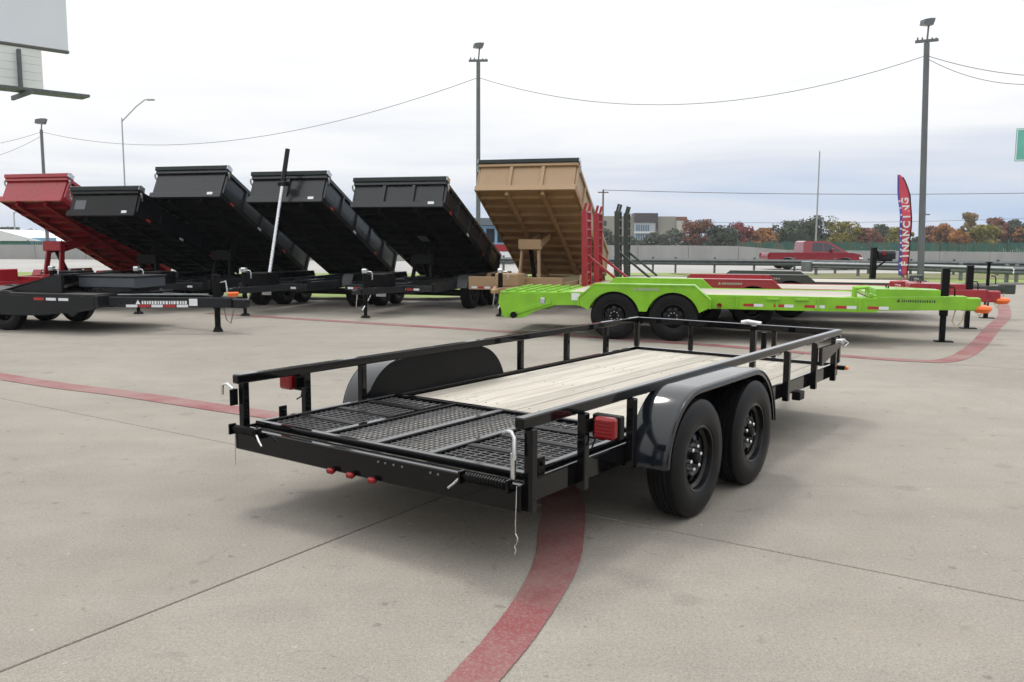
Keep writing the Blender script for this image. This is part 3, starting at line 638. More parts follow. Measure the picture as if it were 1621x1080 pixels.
# ------------------------------------------------------------------ dump trailers in a row, beds raised
def add_decal(parent, p, w, h, plane='xz', m_=None):
    """a triangle and a row of small marks on a flat sheet, too small to read in the photo"""
    m_ = m_ or WHITE; mb = MB()
    def q(x0, x1, z0, z1): 
        if plane == 'xz': mb.add([(p[0]+x0, p[1], p[2]+z0), (p[0]+x1, p[1], p[2]+z0), (p[0]+x1, p[1], p[2]+z1), (p[0]+x0, p[1], p[2]+z1)], [(0, 1, 2, 3)])
    mb.add([(p[0], p[1], p[2]), (p[0]+h*1.1, p[1], p[2]), (p[0]+h*.55, p[1], p[2]+h)], [(0, 1, 2)])
    x = h*1.4
    while x < w:
        d = h*random.uniform(.35, .6); q(x, x+d*.8, 0, h*.75); x += d+h*.12
    return mb.build('decal', m_, parent, smooth=0, recalc=False)

def dump_trailer(label, jack, theta, Wd, Lb, zfb, paint, ribs=2, hoist='scissor', wall_h=0.60, tarp=True, flange=0.09, decal=None, sidemat=None, tarpm=None, yoff=1.25, shift=(0, 0), under=None):
    t = thing('dump_trailer', label, 'dump trailer', (jack[0]+shift[0], jack[1]+shift[1], 0), -theta, 'dump trailers parked in a row with raised beds')
    h2 = Wd/2; zp = 0.70; phi = math.asin((zfb-zp)/Lb); yr = yoff+Lb
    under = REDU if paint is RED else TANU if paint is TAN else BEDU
    # chassis
    for s in (-1, 1):
        bx('frame_rail', paint, t, s*0.45-0.04, s*0.45+0.04, yoff-0.1, yr+0.1, 0.43, 0.68)
        MB().bar((s*0.47, yoff+0.05, 0.545), (s*0.05, -0.28, 0.545), 0.07, 0.13, 0.006).build('tongue_beam', paint, t)
    for y in (yoff-0.05, yoff+1.4, yoff+2.9, yr): bx('cross_member', paint, t, -0.408, 0.408, y-0.04, y+0.04, 0.45, 0.66)
    bx('front_cross_member', paint, t, -h2+0.05, h2-0.05, yoff-0.22, yoff-0.105, 0.49, 0.70 if paint is RED else 0.78 if paint is TAN else 0.62)
    for k, x in enumerate([-h2+0.12+i*0.155 for i in range(int((Wd-0.3)/0.155))]):
        if abs(x) < 0.25: continue
        MB().box(x, x+0.13, yoff-0.2235, yoff-0.2205, 0.515, 0.56).build('reflective_tape', TAPER if k % 2 else TAPEW, t, smooth=0)
    # coupler, jack, pump box
    cp = MB().box(-0.055, 0.055, -0.50, -0.26, 0.50, 0.60, 0.02).build('coupler', paint, t)
    if decal == 'lock' : MB().lathe([(-0.05, 0.0), (-0.045, 0.10), (0.03, 0.13), (0.05, 0.11), (0.06, 0.0)], (0, -0.42, 0.47), 16, axis='z').build('coupler_lock', ORANGE, cp)
    jk = MB().cyl((0, 0, 0.05), (0, 0, 0.55), 0.036).cyl((0, 0, 0.30), (0, 0, 0.98), 0.05).build('jack', SATIN, t)
    MB().cyl((0, 0, 0.0), (0, 0, 0.05), 0.11, 0.07, n=16).build('jack_foot', SATIN, jk)
    MB().box(-0.06, 0.06, -0.06, 0.06, 0.90, 1.0, 0.02).tube([(0.06, 0, 0.94), (0.14, 0, 0.94), (0.16, 0, 0.90), (0.16, 0, 0.78)], 0.012, 6).build('jack_crank', CHROME, jk)
    MB().tube([(-0.03, -0.3, 0.5), (-0.08, -0.25, 0.25), (-0.02, -0.1, 0.16), (0.05, 0.15, 0.45)], 0.012, 6).build('safety_chain', CHROME, t)
    bx('pump_box', paint if paint in (RED, TAN) else SATIN, t, -0.26, 0.26, 0.42, 0.92, 0.61, 0.88, c=0.015)
    bx('document_plate', WHITE, t, -0.25, -0.02, yoff-0.233, yoff-0.224, 0.37, 0.485, c=0.002)
    # axles
    xw = h2+0.20
    for yy in (yoff+1.85, yoff+2.72):
        MB().cyl((-xw+0.1, yy, 0.33), (xw-0.1, yy, 0.33), 0.05).build('axle', SATIN, t)
        for s in (-1, 1): wheel(t, (s*(xw+0.01), yy, 0.385), s, key='hd', Rt=0.385, wt=0.235, rr=0.205, detail=False)
    for s in (-1, 1):
        a, b_ = sorted((s*(h2-0.12), s*(h2-0.06))); bx('outer_rail', paint, t, yoff*0+a, b_, yoff+0.05, yr+0.05, 0.47, 0.66)
        a, b_ = sorted((s*(h2-0.03), s*(xw+0.03)))
        fo = [(yoff+1.28, 0.50), (yoff+1.44, 0.79), (yoff+3.12, 0.79), (yoff+3.28, 0.50), (yoff+3.25, 0.50), (yoff+3.10, 0.765), (yoff+1.46, 0.765), (yoff+1.31, 0.50)]
        MB().prism(fo, YZ, a, b_).build('fender', paint, t, smooth=0)
    # bed: origin at the rear hinge, forward is -y; raised by phi
    bed = MB(); bed.box(-h2, h2, -Lb, 0, 0.0, 0.04, 0.004); bed = bed.build('dump_bed', under, t, (0, yr, zp))
    bed.rotation_euler = (-phi, 0, 0)
    for s in (-1, 1):
        bx('bed_rail', under, bed, s*0.42-0.04, s*0.42+0.04, -Lb+0.02, 0, -0.14, -0.002)
        a, b_ = sorted((s*(h2-0.02), s*(h2+0.015)))
        sw = bx('side_wall', sidemat or paint, bed, a, b_, -Lb+0.035, 0.0, 0.042, wall_h)
        a, b_ = sorted((s*(h2-0.03), s*(h2+0.06))); bx('top_rail', paint, sw, a, b_, -Lb, 0.0, wall_h+0.001, wall_h+0.08)
        a, b_ = sorted((s*(h2+0.0155), s*(h2+0.055))); bx('bottom_rail', under, sw, a, b_, -Lb, 0.0, -0.05, 0.07)
        nr = 6
        for k in range(nr):
            y = -Lb+0.06+k*(Lb-0.14)/(nr-1); a, b_ = sorted((s*(h2+0.0152), s*(h2+0.058))); bx('rib', paint, sw, a, b_, y-0.035, y+0.035, 0.0705, wall_h)
        for k in range(3):
            y = -Lb+0.35+k*1.2; a, b_ = sorted((s*(h2+0.056), s*(h2+0.060))); MB().box(a, b_, y, y+0.14, -0.02, 0.03).build('reflective_tape', TAPEW if k % 2 else TAPER, sw, smooth=0)
        MB().tube([(s*(h2+0.06), -Lb+0.1, wall_h-0.12), (s*(h2+0.10), -Lb+0.02, wall_h-0.05), (s*(h2+0.09), -Lb-0.03, wall_h+0.02)], 0.02, 6).build('tarp_arm', CHROME, sw)
    ncm = 11
    for k in range(ncm):
        y = -Lb+0.28+k*(Lb-0.4)/(ncm-1)
        for xa, xb in ((-h2+0.01, -0.462), (-0.378, 0.378), (0.462, h2-0.01)): bx('bed_cross_member', under, bed, xa, xb, y-0.03, y+0.03, -0.085, -0.002, c=0.003)
    fw = bx('front_wall', paint, bed, -h2-0.0, h2+0.0, -Lb-0.001, -Lb+0.03, 0.042, wall_h)
    bx('front_lip', paint, fw, -h2-0.05, h2+0.05, -Lb-0.06, -Lb-0.002, -0.06, flange-0.02)
    for k in range(ribs):
        x = -h2+Wd*(k+1)/(ribs+1); bx('rib', paint, fw, x-0.04, x+0.04, -Lb-0.05, -Lb-0.002, flange-0.019, wall_h)
    bx('front_top_rail', paint, fw, -h2-0.05, h2+0.05, -Lb-0.065, -Lb+0.03, wall_h+0.002, wall_h+0.07)
    bx('tail_gate', paint, bed, -h2, h2, 0.001, 0.05, 0.06, wall_h)
    if tarp:
        hs = MB(); hs.prism([(-Lb-0.10, wall_h+0.072), (-Lb-0.12, wall_h+0.15), (-Lb-0.04, wall_h+0.20), (-Lb+0.10, wall_h+0.19), (-Lb+0.12, wall_h+0.072)], YZ, -h2-0.06, h2+0.06)
        hs = hs.build('tarp_housing', tarpm or TARP, bed, smooth=0)
        for s in (-1, 1):
            a, b_ = sorted((s*(h2+0.061), s*(h2+0.075))); bx('housing_end', CHROME, hs, a, b_, -Lb-0.10, -Lb+0.10, wall_h+0.08, wall_h+0.18)
    # hoist
    mid = -Lb*0.52
    ptop = Vector((0, yr+mid*math.cos(phi)-0.02, zp-mid*math.sin(phi)-0.12))
    if hoist == 'scissor':
        hb = 0.0 if paint in (TAN, RED) else 0.75; hm = paint if paint in (TAN, RED) else SATIN
        piv = Vector((0, yoff+0.95+hb, 0.60)); el = Vector((0, yoff+1.05+hb, 0.62+(ptop.z-0.6)*(0.74 if hb == 0 else 0.5)))
        h_ = bx('hoist_base', hm, t, -0.40, 0.40, yoff+0.85+hb, yoff+1.05+hb, 0.605, 0.70)
        for s in (-1, 1):
            MB().bar((s*0.24, piv.y, 0.66), (s*0.20, el.y, el.z), 0.05, 0.14, 0.006, up=(0, 1, 0)).build('hoist_arm', hm, h_)
            MB().bar((s*0.13, el.y, el.z), (s*0.13, ptop.y, ptop.z+0.05), 0.05, 0.14, 0.006, up=(0, 1, 0)).build('hoist_arm', hm, h_)
        MB().box(-0.27, 0.27, el.y-0.13, el.y+0.05, el.z-0.02, el.z+0.22, 0.02).build('hoist_head', hm, h_)
        MB().cyl((0.0, piv.y+0.5, 0.62), (0, el.y, el.z+0.05), 0.055).build('hoist_cylinder', SATIN, h_)
    else:
        top = Vector((0.05, yr-Lb*math.cos(phi)-0.16, zp+Lb*math.sin(phi)+0.35))
        base = Vector((-0.05, yoff-0.30, 0.60)); d = (top-base).normalized()
        h_ = MB().cyl(base, top+d*0.1, 0.040, n=18).build('hoist_rod', CHROME, t)
        MB().cyl(top, top+d*0.80, 0.052, n=18).build('hoist_barrel', BLACK, h_)
        MB().box(top.x-0.09, top.x+0.09, top.y-0.07, top.y+0.18, top.z-0.04, top.z+0.06, 0.015).build('hoist_mount', BLACK, h_)
    return t, bed, fw
TH = R_(17)
def jack_from(px_center, Yf, zfb, Lb, yoff=1.25):
    """jack position so that the raised bed's lower front edge is centred on this pixel column at distance Yf"""
    X = (px_center-810.5)/CF*Yf*1.0
    phi = math.asin((zfb-0.70)/Lb); yl = yoff+Lb-Lb*math.cos(phi)
    return (X-yl*math.sin(TH), Yf-yl*math.cos(TH))
DT = [
 ('red dump trailer with its raised red bed behind the low black trailer', 57, 20.9, 2.48, 1.75, 4.1, RED, dict(ribs=0, under=RED, tarp=True, tarpm=RED, wall_h=0.48)),
 ('black dump trailer with the lowest raised bed, beside the red dump trailer', 166, 20.0, 2.13, 1.77, 4.1, BEDBLK, dict(ribs=0, wall_h=0.47)),
 ('dark grey dump trailer with smooth front wall and the highest raised black-underside bed', 299, 20.1, 2.55, 1.80, 4.1, BEDGRY, dict(ribs=0, under=BEDBLK, wall_h=0.56)),
 ('black dump trailer with a tall silver and black hoist post before its raised bed', 454, 19.7, 2.44, 1.80, 4.1, BEDGRY, dict(ribs=1, hoist='telescopic', under=BEDBLK, decal='lock', wall_h=0.52)),
 ('wide black dump trailer with three-panel front wall, beside the tan dump trailer', 629, 19.3, 2.33, 2.10, 4.2, BEDGRY, dict(ribs=2, under=BEDBLK, wall_h=0.47)),
 ('tan dump trailer with raised bed showing its tan cross members and scissor hoist', 829, 20.0, 2.74, 2.26, 4.3, TAN, dict(ribs=2, under=TAN, wall_h=0.57)),
]
for lab, px, Yf, zfb, Wd, Lb, pm, kw in DT:
    j = jack_from(px, Yf, zfb, Lb)
    t_, bed_, fw_ = dump_trailer(lab, j, TH, Wd, Lb, zfb, pm, **kw)
    if pm is BEDBLK: MB().box(-0.80, -0.50, -Lb-0.004, -Lb-0.0015, 0.12, 0.34).build('label_sheet', mat('grey_label', (0.10, 0.11, 0.12), 0.5), fw_, smooth=0)
    if pm in (BEDGRY, BEDBLK): MB().box(Wd/2-0.30, Wd/2-0.16, -Lb-0.065, -Lb-0.0605, 0.0, 0.06).build('reflector', WHITE, fw_, smooth=0)
    if Wd == 2.10: MB().box(-0.1, 0.12, -Lb+1.5, -Lb+1.8, -0.09, -0.086).build('label_sheet', mat('grey_label', (0.10, 0.11, 0.12), 0.5), bed_, smooth=0)

# ------------------------------------------------------------------ equipment trailers
EA = R_(-15)
def equipment_trailer(label, origin, ang, paint, rear, front, jack_s, wheel_s, deck=0.73, hw=1.02, ramps=None, dove=False, tongue_up=0.0, spare_lock=True, fz=0.90, tapes=True, rimm=None, wheels_near_detail=False, slim=False):
    """local x forward, y to the far side; origin on the ground under the axles' middle"""
    t = thing('equipment_trailer', label, 'flatbed trailer', (origin[0], origin[1], 0), ang, 'flatbed equipment trailers')
    d0 = rear+(1.15 if dove else 0.0)
    n = 10; w_ = (2*hw-0.12-(n-1)*0.006)/n
    pk = MB().box(d0, front-0.06, 0, w_, deck-0.04, deck, 0.004)
    # planks run lengthwise (x) here: grain turned by building them along y and rotating
    pm = MB().box(0, w_, d0, front-0.06, -0.04, 0, 0.004).mesh('plank', WOOD, 0)
    for i in range(n):
        o = link('plank', pm, t, (0, hw-0.06-i*(w_+0.006), deck+random.uniform(-.002, .002)), rot=(0, 0, -math.pi/2)); 
        o.rotation_euler = (0, 0, -math.pi/2)
    for s in (-1, 1):
        a, b_ = sorted((s*(hw-0.055), s*hw)); sd = bx('side_beam', paint, t, d0-0.001, front, a, b_, deck-0.215, deck+0.012, c=0.006)
        if tapes:
            yy = s*(hw+0.002); k = 0; x = wheel_s+1.55
            while x < front-0.1:
                MB().box(x, x+0.16, min(yy, yy-s*.0015), max(yy, yy-s*.0015), deck-0.165, deck-0.12).build('reflective_tape', TAPER, sd, smooth=0)
                MB().box(x+0.162, x+0.30, min(yy, yy-s*.0015), max(yy, yy-s*.0015), deck-0.165, deck-0.12).build('reflective_tape', TAPEW, sd, smooth=0); x += 0.46
            for x in (wheel_s+1.9, front-1.2): MB().box(x, x+0.20, min(yy, s*(hw+.03)), max(yy, s*(hw+.03)), deck-0.06, deck-0.02, 0.006).build('tie_ring', paint, sd)
        for k in range(4):
            x = wheel_s+1.45+k*(front-wheel_s-1.7)/3; yy2 = s*(hw+0.001); MB().box(x-0.02, x+0.02, min(yy2, yy2+s*.018), max(yy2, yy2+s*.018), deck-0.205, deck-0.005, 0.003).build('stake_pocket', paint, sd)
        MB().lathe([(0.0, 0.0), (0.02, 0.03), (0.0, 0.04)], (0, 0, 0), 14).build('side_marker', LENS if s < 0 else AMBER, sd, (wheel_s+1.18, s*(hw+0.002), deck-0.16)).rotation_euler = (0, 0, s*math.pi/2)
        # tongue beam
        MB().bar((front-0.45, s*0.80, deck-0.10+tongue_up*0), (jack_s+0.30, s*0.06, deck-0.10+tongue_up), 0.08, 0.10 if slim else 0.22, 0.008).build('tongue_beam', paint, t)
    bx('front_beam', paint, t, front-0.055, front+0.0, -hw+0.057, hw-0.057, deck-0.215, deck+0.05, c=0.006)
    # winch plate and box on the tongue
    if not slim:
        ty = MB(); zt0, zt1 = deck+0.014, deck+0.125; xa, xb = front+0.02, jack_s-0.10
        ty.add([(xa, -0.60, zt0), (xb, -0.22, zt0), (xb, 0.22, zt0), (xa, 0.60, zt0), (xa, -0.60, zt1), (xb, -0.22, zt1-0.02), (xb, 0.22, zt1-0.02), (xa, 0.60, zt1)], [(0, 3, 2, 1), (4, 5, 6, 7), (0, 1, 5, 4), (1, 2, 6, 5), (2, 3, 7, 6), (3, 0, 4, 7)])
        ty = ty.build('tongue_tray', paint, t, smooth=0)
        for y in (-0.12, 0.12): MB().tube([(xa+0.25, y-0.03, zt1-0.005), (xa+0.25, y-0.03, zt1+0.03), (xa+0.25, y+0.03, zt1+0.03), (xa+0.25, y+0.03, zt1-0.005)], 0.008, 6).build('tray_handle', SATIN, ty)
    bx('front_stop', paint, t, front-0.12, front-0.058, -hw+0.06, hw-0.06, deck+0.015, deck+0.075, c=0.006)
    for y in (-0.80, -0.55): MB().tube([(front-0.3, y, deck), (front-0.3, y, deck+0.14), (front-0.12, y, deck+0.16), (front-0.1, y, deck+0.02)], 0.03, 8).build('hold_down', paint, t)
    for k in range(9): bx('cross_member', SATIN, t, d0+0.3+k*(front-d0-0.6)/8-0.03, d0+0.3+k*(front-d0-0.6)/8+0.03, -hw+0.06, hw-0.06, deck-0.16, deck-0.045)
    # coupler and lock, jack
    cp = MB().box(jack_s+0.22, jack_s+0.52, -0.09, 0.09, deck-0.22+tongue_up, deck-0.01+tongue_up, 0.02).build('coupler', paint, t)
    if spare_lock: MB().lathe([(-0.07, 0.0), (-0.06, 0.10), (0.0, 0.145), (0.04, 0.13), (0.07, 0.0)], (jack_s+0.56, 0, deck-0.19+tongue_up), 18, axis='z').build('coupler_lock', ORANGE, cp)
    jw = 0.03 if slim else 0.058
    jk = MB().box(jack_s-jw, jack_s+jw, -jw, jw, 0.42, deck+0.42, 0.01).box(jack_s-0.042, jack_s+0.042, -0.042, 0.042, 0.02, 0.42, 0.006).build('jack', SATIN, t)
    MB().box(jack_s-0.11, jack_s+0.16, -0.09, 0.09, 0.0, 0.02, 0.004).build('jack_foot', SATIN, jk)
    MB().box(jack_s-0.06, jack_s+0.06, -0.06, 0.06, deck+0.421, deck+0.45, 0.01).tube([(jack_s+0.055, 0, deck+0.15), (jack_s+0.13, 0, deck+0.15), (jack_s+0.15, 0, deck+0.1), (jack_s+0.15, 0, deck-0.02)], 0.012, 6).build('jack_crank', SATIN, jk)
    MB().tube([(jack_s+0.30, -0.08, deck-0.2), (jack_s+0.26, -0.1, 0.36), (jack_s+0.18, -0.09, 0.24), (jack_s+0.12, -0.08, 0.34), (jack_s+0.16, -0.08, deck-0.2)], 0.011, 6).build('safety_chain', BRASS, t)
    # running gear
    for dx in (-0.47, 0.47):
        MB().cyl((wheel_s+dx, -hw, 0.33), (wheel_s+dx, hw, 0.33), 0.05).build('axle', SATIN, t)
        for s in (-1, 1): wheel(t, (wheel_s+dx, s*(hw+0.25), 0.385), s, key='eq', Rt=0.385, wt=0.235, rr=0.205, axis='y', detail=(s < 0 and wheels_near_detail), nuts=8)
    for s in (-1, 1):
        a, b_ = sorted((s*(hw+0.004), s*(hw+0.30)))
        e = fz
        outer = [(wheel_s-1.06, deck-0.20), (wheel_s-1.06, deck-0.06), (wheel_s-0.80, e), (wheel_s+0.80, e), (wheel_s+1.06, deck-0.06), (wheel_s+1.06, deck-0.20)]
        inn = [(wheel_s+1.035, deck-0.20), (wheel_s+1.035, deck-0.065), (wheel_s+0.79, e-0.025), (wheel_s-0.79, e-0.025), (wheel_s-1.035, deck-0.065), (wheel_s-1.035, deck-0.20)]
        fd = MB().prism(outer+inn, XZ, a, b_).build('fender', paint, t, smooth=0)
        # inner plate above deck and outer skirt between the tyres
        pl = [(wheel_s-1.03, deck-0.06), (wheel_s-0.785, e-0.026), (wheel_s+0.785, e-0.026), (wheel_s+1.03, deck-0.06)]
        y_ = s*(hw+0.006); MB().prism(pl, XZ, min(y_, y_+s*.006), max(y_, y_+s*.006)).build('fender_plate', paint, fd, smooth=0)
        sk = [(wheel_s-1.03, deck-0.19), (wheel_s-1.03, deck-0.07), (wheel_s-0.79, e-0.026), (wheel_s+0.79, e-0.026), (wheel_s+1.03, deck-0.07), (wheel_s+1.03, deck-0.19)]
        arc = []
        for c_, lo in ((0.47, 1), (-0.47, 0)):
            for k in range(13):
                a_ = math.pi*k/12; arc.append((wheel_s+c_+0.425*math.cos(a_), 0.36+0.425*math.sin(a_)))
        arc = [p for p in arc if p[1] > deck-0.36]
        y1 = s*(hw+0.292)
        MB().prism(sk+arc, XZ, min(y1, y1-s*.006), max(y1, y1-s*.006)).build('fender_skirt', paint, fd, smooth=0)
        if s < 0: add_decal(fd, (wheel_s-0.16, s*(hw+0.300)-0.0005, fz-0.10), 0.42, 0.05, m_=mat('pale_decal', (0.33, 0.36, 0.28), 0.5))
    # rear
    if dove:
        prof = [(d0, deck+0.0), (rear, deck-0.06), (rear-0.02, deck-0.20), (rear+0.10, deck-0.45), (rear+0.42, deck-0.45), (rear+0.62, deck-0.33), (d0-0.2, deck-0.22), (d0, deck-0.215)]
        for s in (-1, 1):
            a, b_ = sorted((s*(hw-0.06), s*(hw-0.005))); dv = MB().prism(prof, XZ, a, b_).build('dovetail_side', paint, t, smooth=0)
            y1 = s*hw
            MB().bar((rear+0.16, y1, deck-0.40), (d0-0.25, y1, deck-0.16), 0.03, 0.07, 0.004).build('dovetail_brace', paint, dv)
            MB().lathe([(0.0, 0.0), (0.0, 0.055), (0.05, 0.055), (0.05, 0.03), (0.02, 0.03), (0.02, 0.0)], (0, 0, 0), 18).build('hinge_tube', SATIN, dv, (rear+0.26, y1+(0 if s > 0 else -0.05), deck-0.40)).rotation_euler = (0, 0, math.pi/2)
            MB().box(d0+0.10, d0+0.24, min(y1, y1+s*.004), max(y1, y1+s*.004), deck-0.13, deck-0.01).build('round_label', WHITE, dv, smooth=0)
            MB().box(rear+0.72, rear+0.80, min(y1, y1+s*.025), max(y1, y1+s*.025), deck-0.20, deck-0.10, 0.006).build('spring_link', CHROME, dv)
        for i, (ya, yb) in enumerate(((-hw+0.065, -0.08), (0.08, hw-0.065))):
            rp = MB().box(rear, d0-0.01, ya, yb, deck-0.05, deck-0.005, 0.004).build('folded_ramp', paint, t)
            for k in range(6): bx('ramp_cleat', paint, rp, rear+0.08+k*0.18, rear+0.12+k*0.18, ya+0.02, yb-0.02, deck-0.0045, deck+0.03, c=0.006)
        bx('rear_beam', paint, t, rear+0.02, rear+0.10, -hw+0.065, hw-0.065, deck-0.44, deck-0.25, c=0.006)
        for s in (-1, 1): MB().box(rear-0.012, rear+0.018, s*0.8-0.09, s*0.8+0.09, deck-0.36, deck-0.29, 0.006).build('tail_light', LENS, t)
    else:
        bx('rear_beam', paint, t, rear-0.06, rear-0.002, -hw, hw, deck-0.20, deck+0.01, c=0.006)
        for s in (-1, 1): MB().box(rear-0.075, rear-0.061, s*0.85-0.09, s*0.85+0.09, deck-0.15, deck-0.07, 0.006).build('tail_light', LENS, t)
    if ramps:
        rm, rh, rw = ramps
        for s in (-1, 1):
            yc = s*(hw-0.06-rw/2); rp = MB(); x0 = rear-0.10
            for q in (-1, 1):
                yy = yc+q*(rw/2-0.025)
                rp.bar((x0, yy, deck-0.04), (x0-0.03, yy, deck+rh-0.16), 0.045, 0.11, 0.005, up=(1, 0, 0)); rp.bar((x0-0.03, yy, deck+rh-0.16), (x0+0.01, yy, deck+rh), 0.035, 0.05, 0.005, up=(1, 0, 0))
            rp = rp.build('ramp', rm, t)
            for k in range(9): bx('rung', rm, rp, x0-0.07, x0+0.03, yc-rw/2+0.03, yc+rw/2-0.03, deck+0.06+k*(rh-0.25)/8, deck+0.095+k*(rh-0.25)/8, c=0.004)
            MB().bar((x0, yc, deck+rh*0.36), (rear+0.62, yc, deck+0.02), 0.05, 0.05, 0.005).build('ramp_strut', rm, rp)
    return t
GO = (2.43, 15.21)
eq = equipment_trailer('lime green flatbed trailer with pine deck and green square fenders', GO, EA, GREEN, -2.47, 3.53, 4.66, 0.0, deck=0.735, dove=True, wheels_near_detail=True, fz=0.905)
add_decal(eq, (3.85, -0.66, 0.665), 0.55, 0.055, m_=mat('dark_decal', (0.03, 0.06, 0.02), 0.5)).rotation_euler = (0, 0, 0.0)
ux, uy = Vector((math.cos(EA), math.sin(EA))), Vector((-math.sin(EA), math.cos(EA)))
p2 = Vector(GO)+uy*2.55
equipment_trailer('red flatbed trailer with two upright red ramps, parked behind the lime green trailer', p2, EA, RED, -1.38, 4.45, 5.58, 1.24, deck=0.72, ramps=(RED, 1.60, 0.54), tapes=False)
p3 = Vector(GO)+uy*5.10
equipment_trailer('grey green flatbed trailer with two upright dark ramps, behind the red flatbed', p3, EA, OLIVE, -1.11, 5.2, 6.5, 2.0, deck=0.74, ramps=(OLIVE, 1.66, 0.44), tapes=False, spare_lock=False, slim=True)

# low black trailer whose tongue points right, at the left
t = thing('equipment_trailer', 'low charcoal black trailer with grey tool box on its tongue, before the red dump trailer', 'flatbed trailer', (-9.06, 16.08, 0), EA, 'flatbed equipment trailers')
hw = 1.0
for s in (-1, 1):
    a, b_ = sorted((s*(hw-0.06), s*hw))
    prof = [(-4.6, 0.30), (-4.6, 0.62), (2.45, 0.62), (2.45, 0.42), (2.1, 0.35), (2.0, 0.28), (1.9, 0.34), (1.2, 0.28)]
    sd = MB().prism(prof, XZ, a, b_).build('side_beam', CHARC, t, smooth=0)
    yy = s*(hw+0.002)
    for k, x in enumerate((0.2, 1.25, 1.5, 1.75)): MB().box(x, x+0.20, min(yy, yy-s*.0015), max(yy, yy-s*.0015), 0.545, 0.59).build('reflective_tape', TAPEW if k != 1 else TAPER, sd, smooth=0)
    MB().bar((2.2, s*0.80, 0.53), (4.45, s*0.07, 0.51), 0.08, 0.17, 0.008).build('tongue_beam', CHARC, t)
    MB().prism([(0.25, 0.622), (0.9, 0.79), (1.50, 0.945), (1.60, 0.945), (1.60, 0.625)], XZ, *sorted((s*(hw-0.32), s*(hw-0.25)))).build('ramp_side', CHARC, t, smooth=0)
for i in range(9):
    y = -0.90+i*0.2; MB().box(-4.55, 2.40, y, y+0.195, 0.622, 0.655, 0.003).build('plank', mat('dark_deck', (0.03, 0.028, 0.026), 0.6, var=0.3, vscale=6, objvar=0.2), t, smooth=0)
MB().prism([(0.25, 0.66), (1.50, 0.975), (1.60, 0.975), (1.60, 0.947), (1.51, 0.947), (0.27, 0.657)], XZ, -0.75, 0.75).build('folded_ramp', CHARC, t, smooth=0)
bx('front_beam', CHARC, t, 2.455, 2.53, -hw, hw, 0.44, 0.64)
tb = bx('tool_box', mat('grey_steel_box', (0.065, 0.075, 0.088), 0.35, metal=0.2, var=0.1, vscale=3), t, 1.66, 2.80, -0.42, 0.42, 0.745, 0.925, c=0.012)
bx('box_lid', CHARC, tb, 1.64, 2.82, -0.44, 0.44, 0.9255, 0.95)
bx('box_stand', CHARC, t, 1.75, 2.7, -0.38, 0.38, 0.657, 0.744)
for k in range(5): bx('cross_member', SATIN, t, -4+k*1.5, -3.93+k*1.5, -hw+0.065, hw-0.065, 0.46, 0.61)
jk = MB().cyl((4.12, 0, 0.08), (4.12, 0, 0.5), 0.05).cyl((4.12, 0, 0.40), (4.12, 0, 0.98), 0.07).build('jack', SATIN, t)
MB().cyl((4.12, 0, 0), (4.12, 0, 0.08), 0.09, 0.055).build('jack_foot', SATIN, jk)
MB().tube([(4.18, 0, 0.85), (4.30, 0, 0.87), (4.32, 0, 0.75), (4.32, 0, 0.62)], 0.014, 6).build('jack_crank', CHROME, jk)
cp = MB().box(4.35, 4.72, -0.07, 0.07, 0.42, 0.58, 0.02).build('coupler', CHARC, t)
MB().tube([(4.30, -0.09, 0.45), (4.36, -0.1, 0.22), (4.44, -0.1, 0.16), (4.5, -0.08, 0.42)], 0.011, 6).build('safety_chain', GALV, t)
MB().tube([(2.6, -0.60, 0.64), (3.2, -0.42, 0.645), (4.05, -0.14, 0.645)], 0.014, 8).build('winch_bar', GALV, t)
tbm = lambda x: -(0.80-0.73*(x-2.2)/2.25)-0.046
dc = add_decal(t, (0, 0, 0), 0.85, 0.075); dc.location = (2.95, tbm(2.95), 0.487); dc.rotation_euler = (0, 0, math.atan2(0.73, 2.25))
for k, x in enumerate((2.80, 3.0, 3.2, 3.4, 3.6)):
    MB().bar((x, tbm(x), 0.458), (x+0.18, tbm(x+0.18), 0.458), 0.003, 0.045).build('reflective_tape', TAPER if k % 2 else TAPEW, t, smooth=0)
MB().bar((3.80, tbm(3.80)-0.002, 0.52), (3.93, tbm(3.93)-0.002, 0.52), 0.004, 0.12).build('document_plate', WHITE, t, smooth=0)
for x in (0.52, -0.22, -0.96):
    for s in (-1, 1): wheel(t, (x, s*(hw-0.08), 0.345), s, key='lo', Rt=0.345, wt=0.21, rr=0.19, axis='y', detail=False)
    MB().cyl((x, -0.9, 0.345), (x, 0.9, 0.345), 0.045).build('axle', SATIN, t)

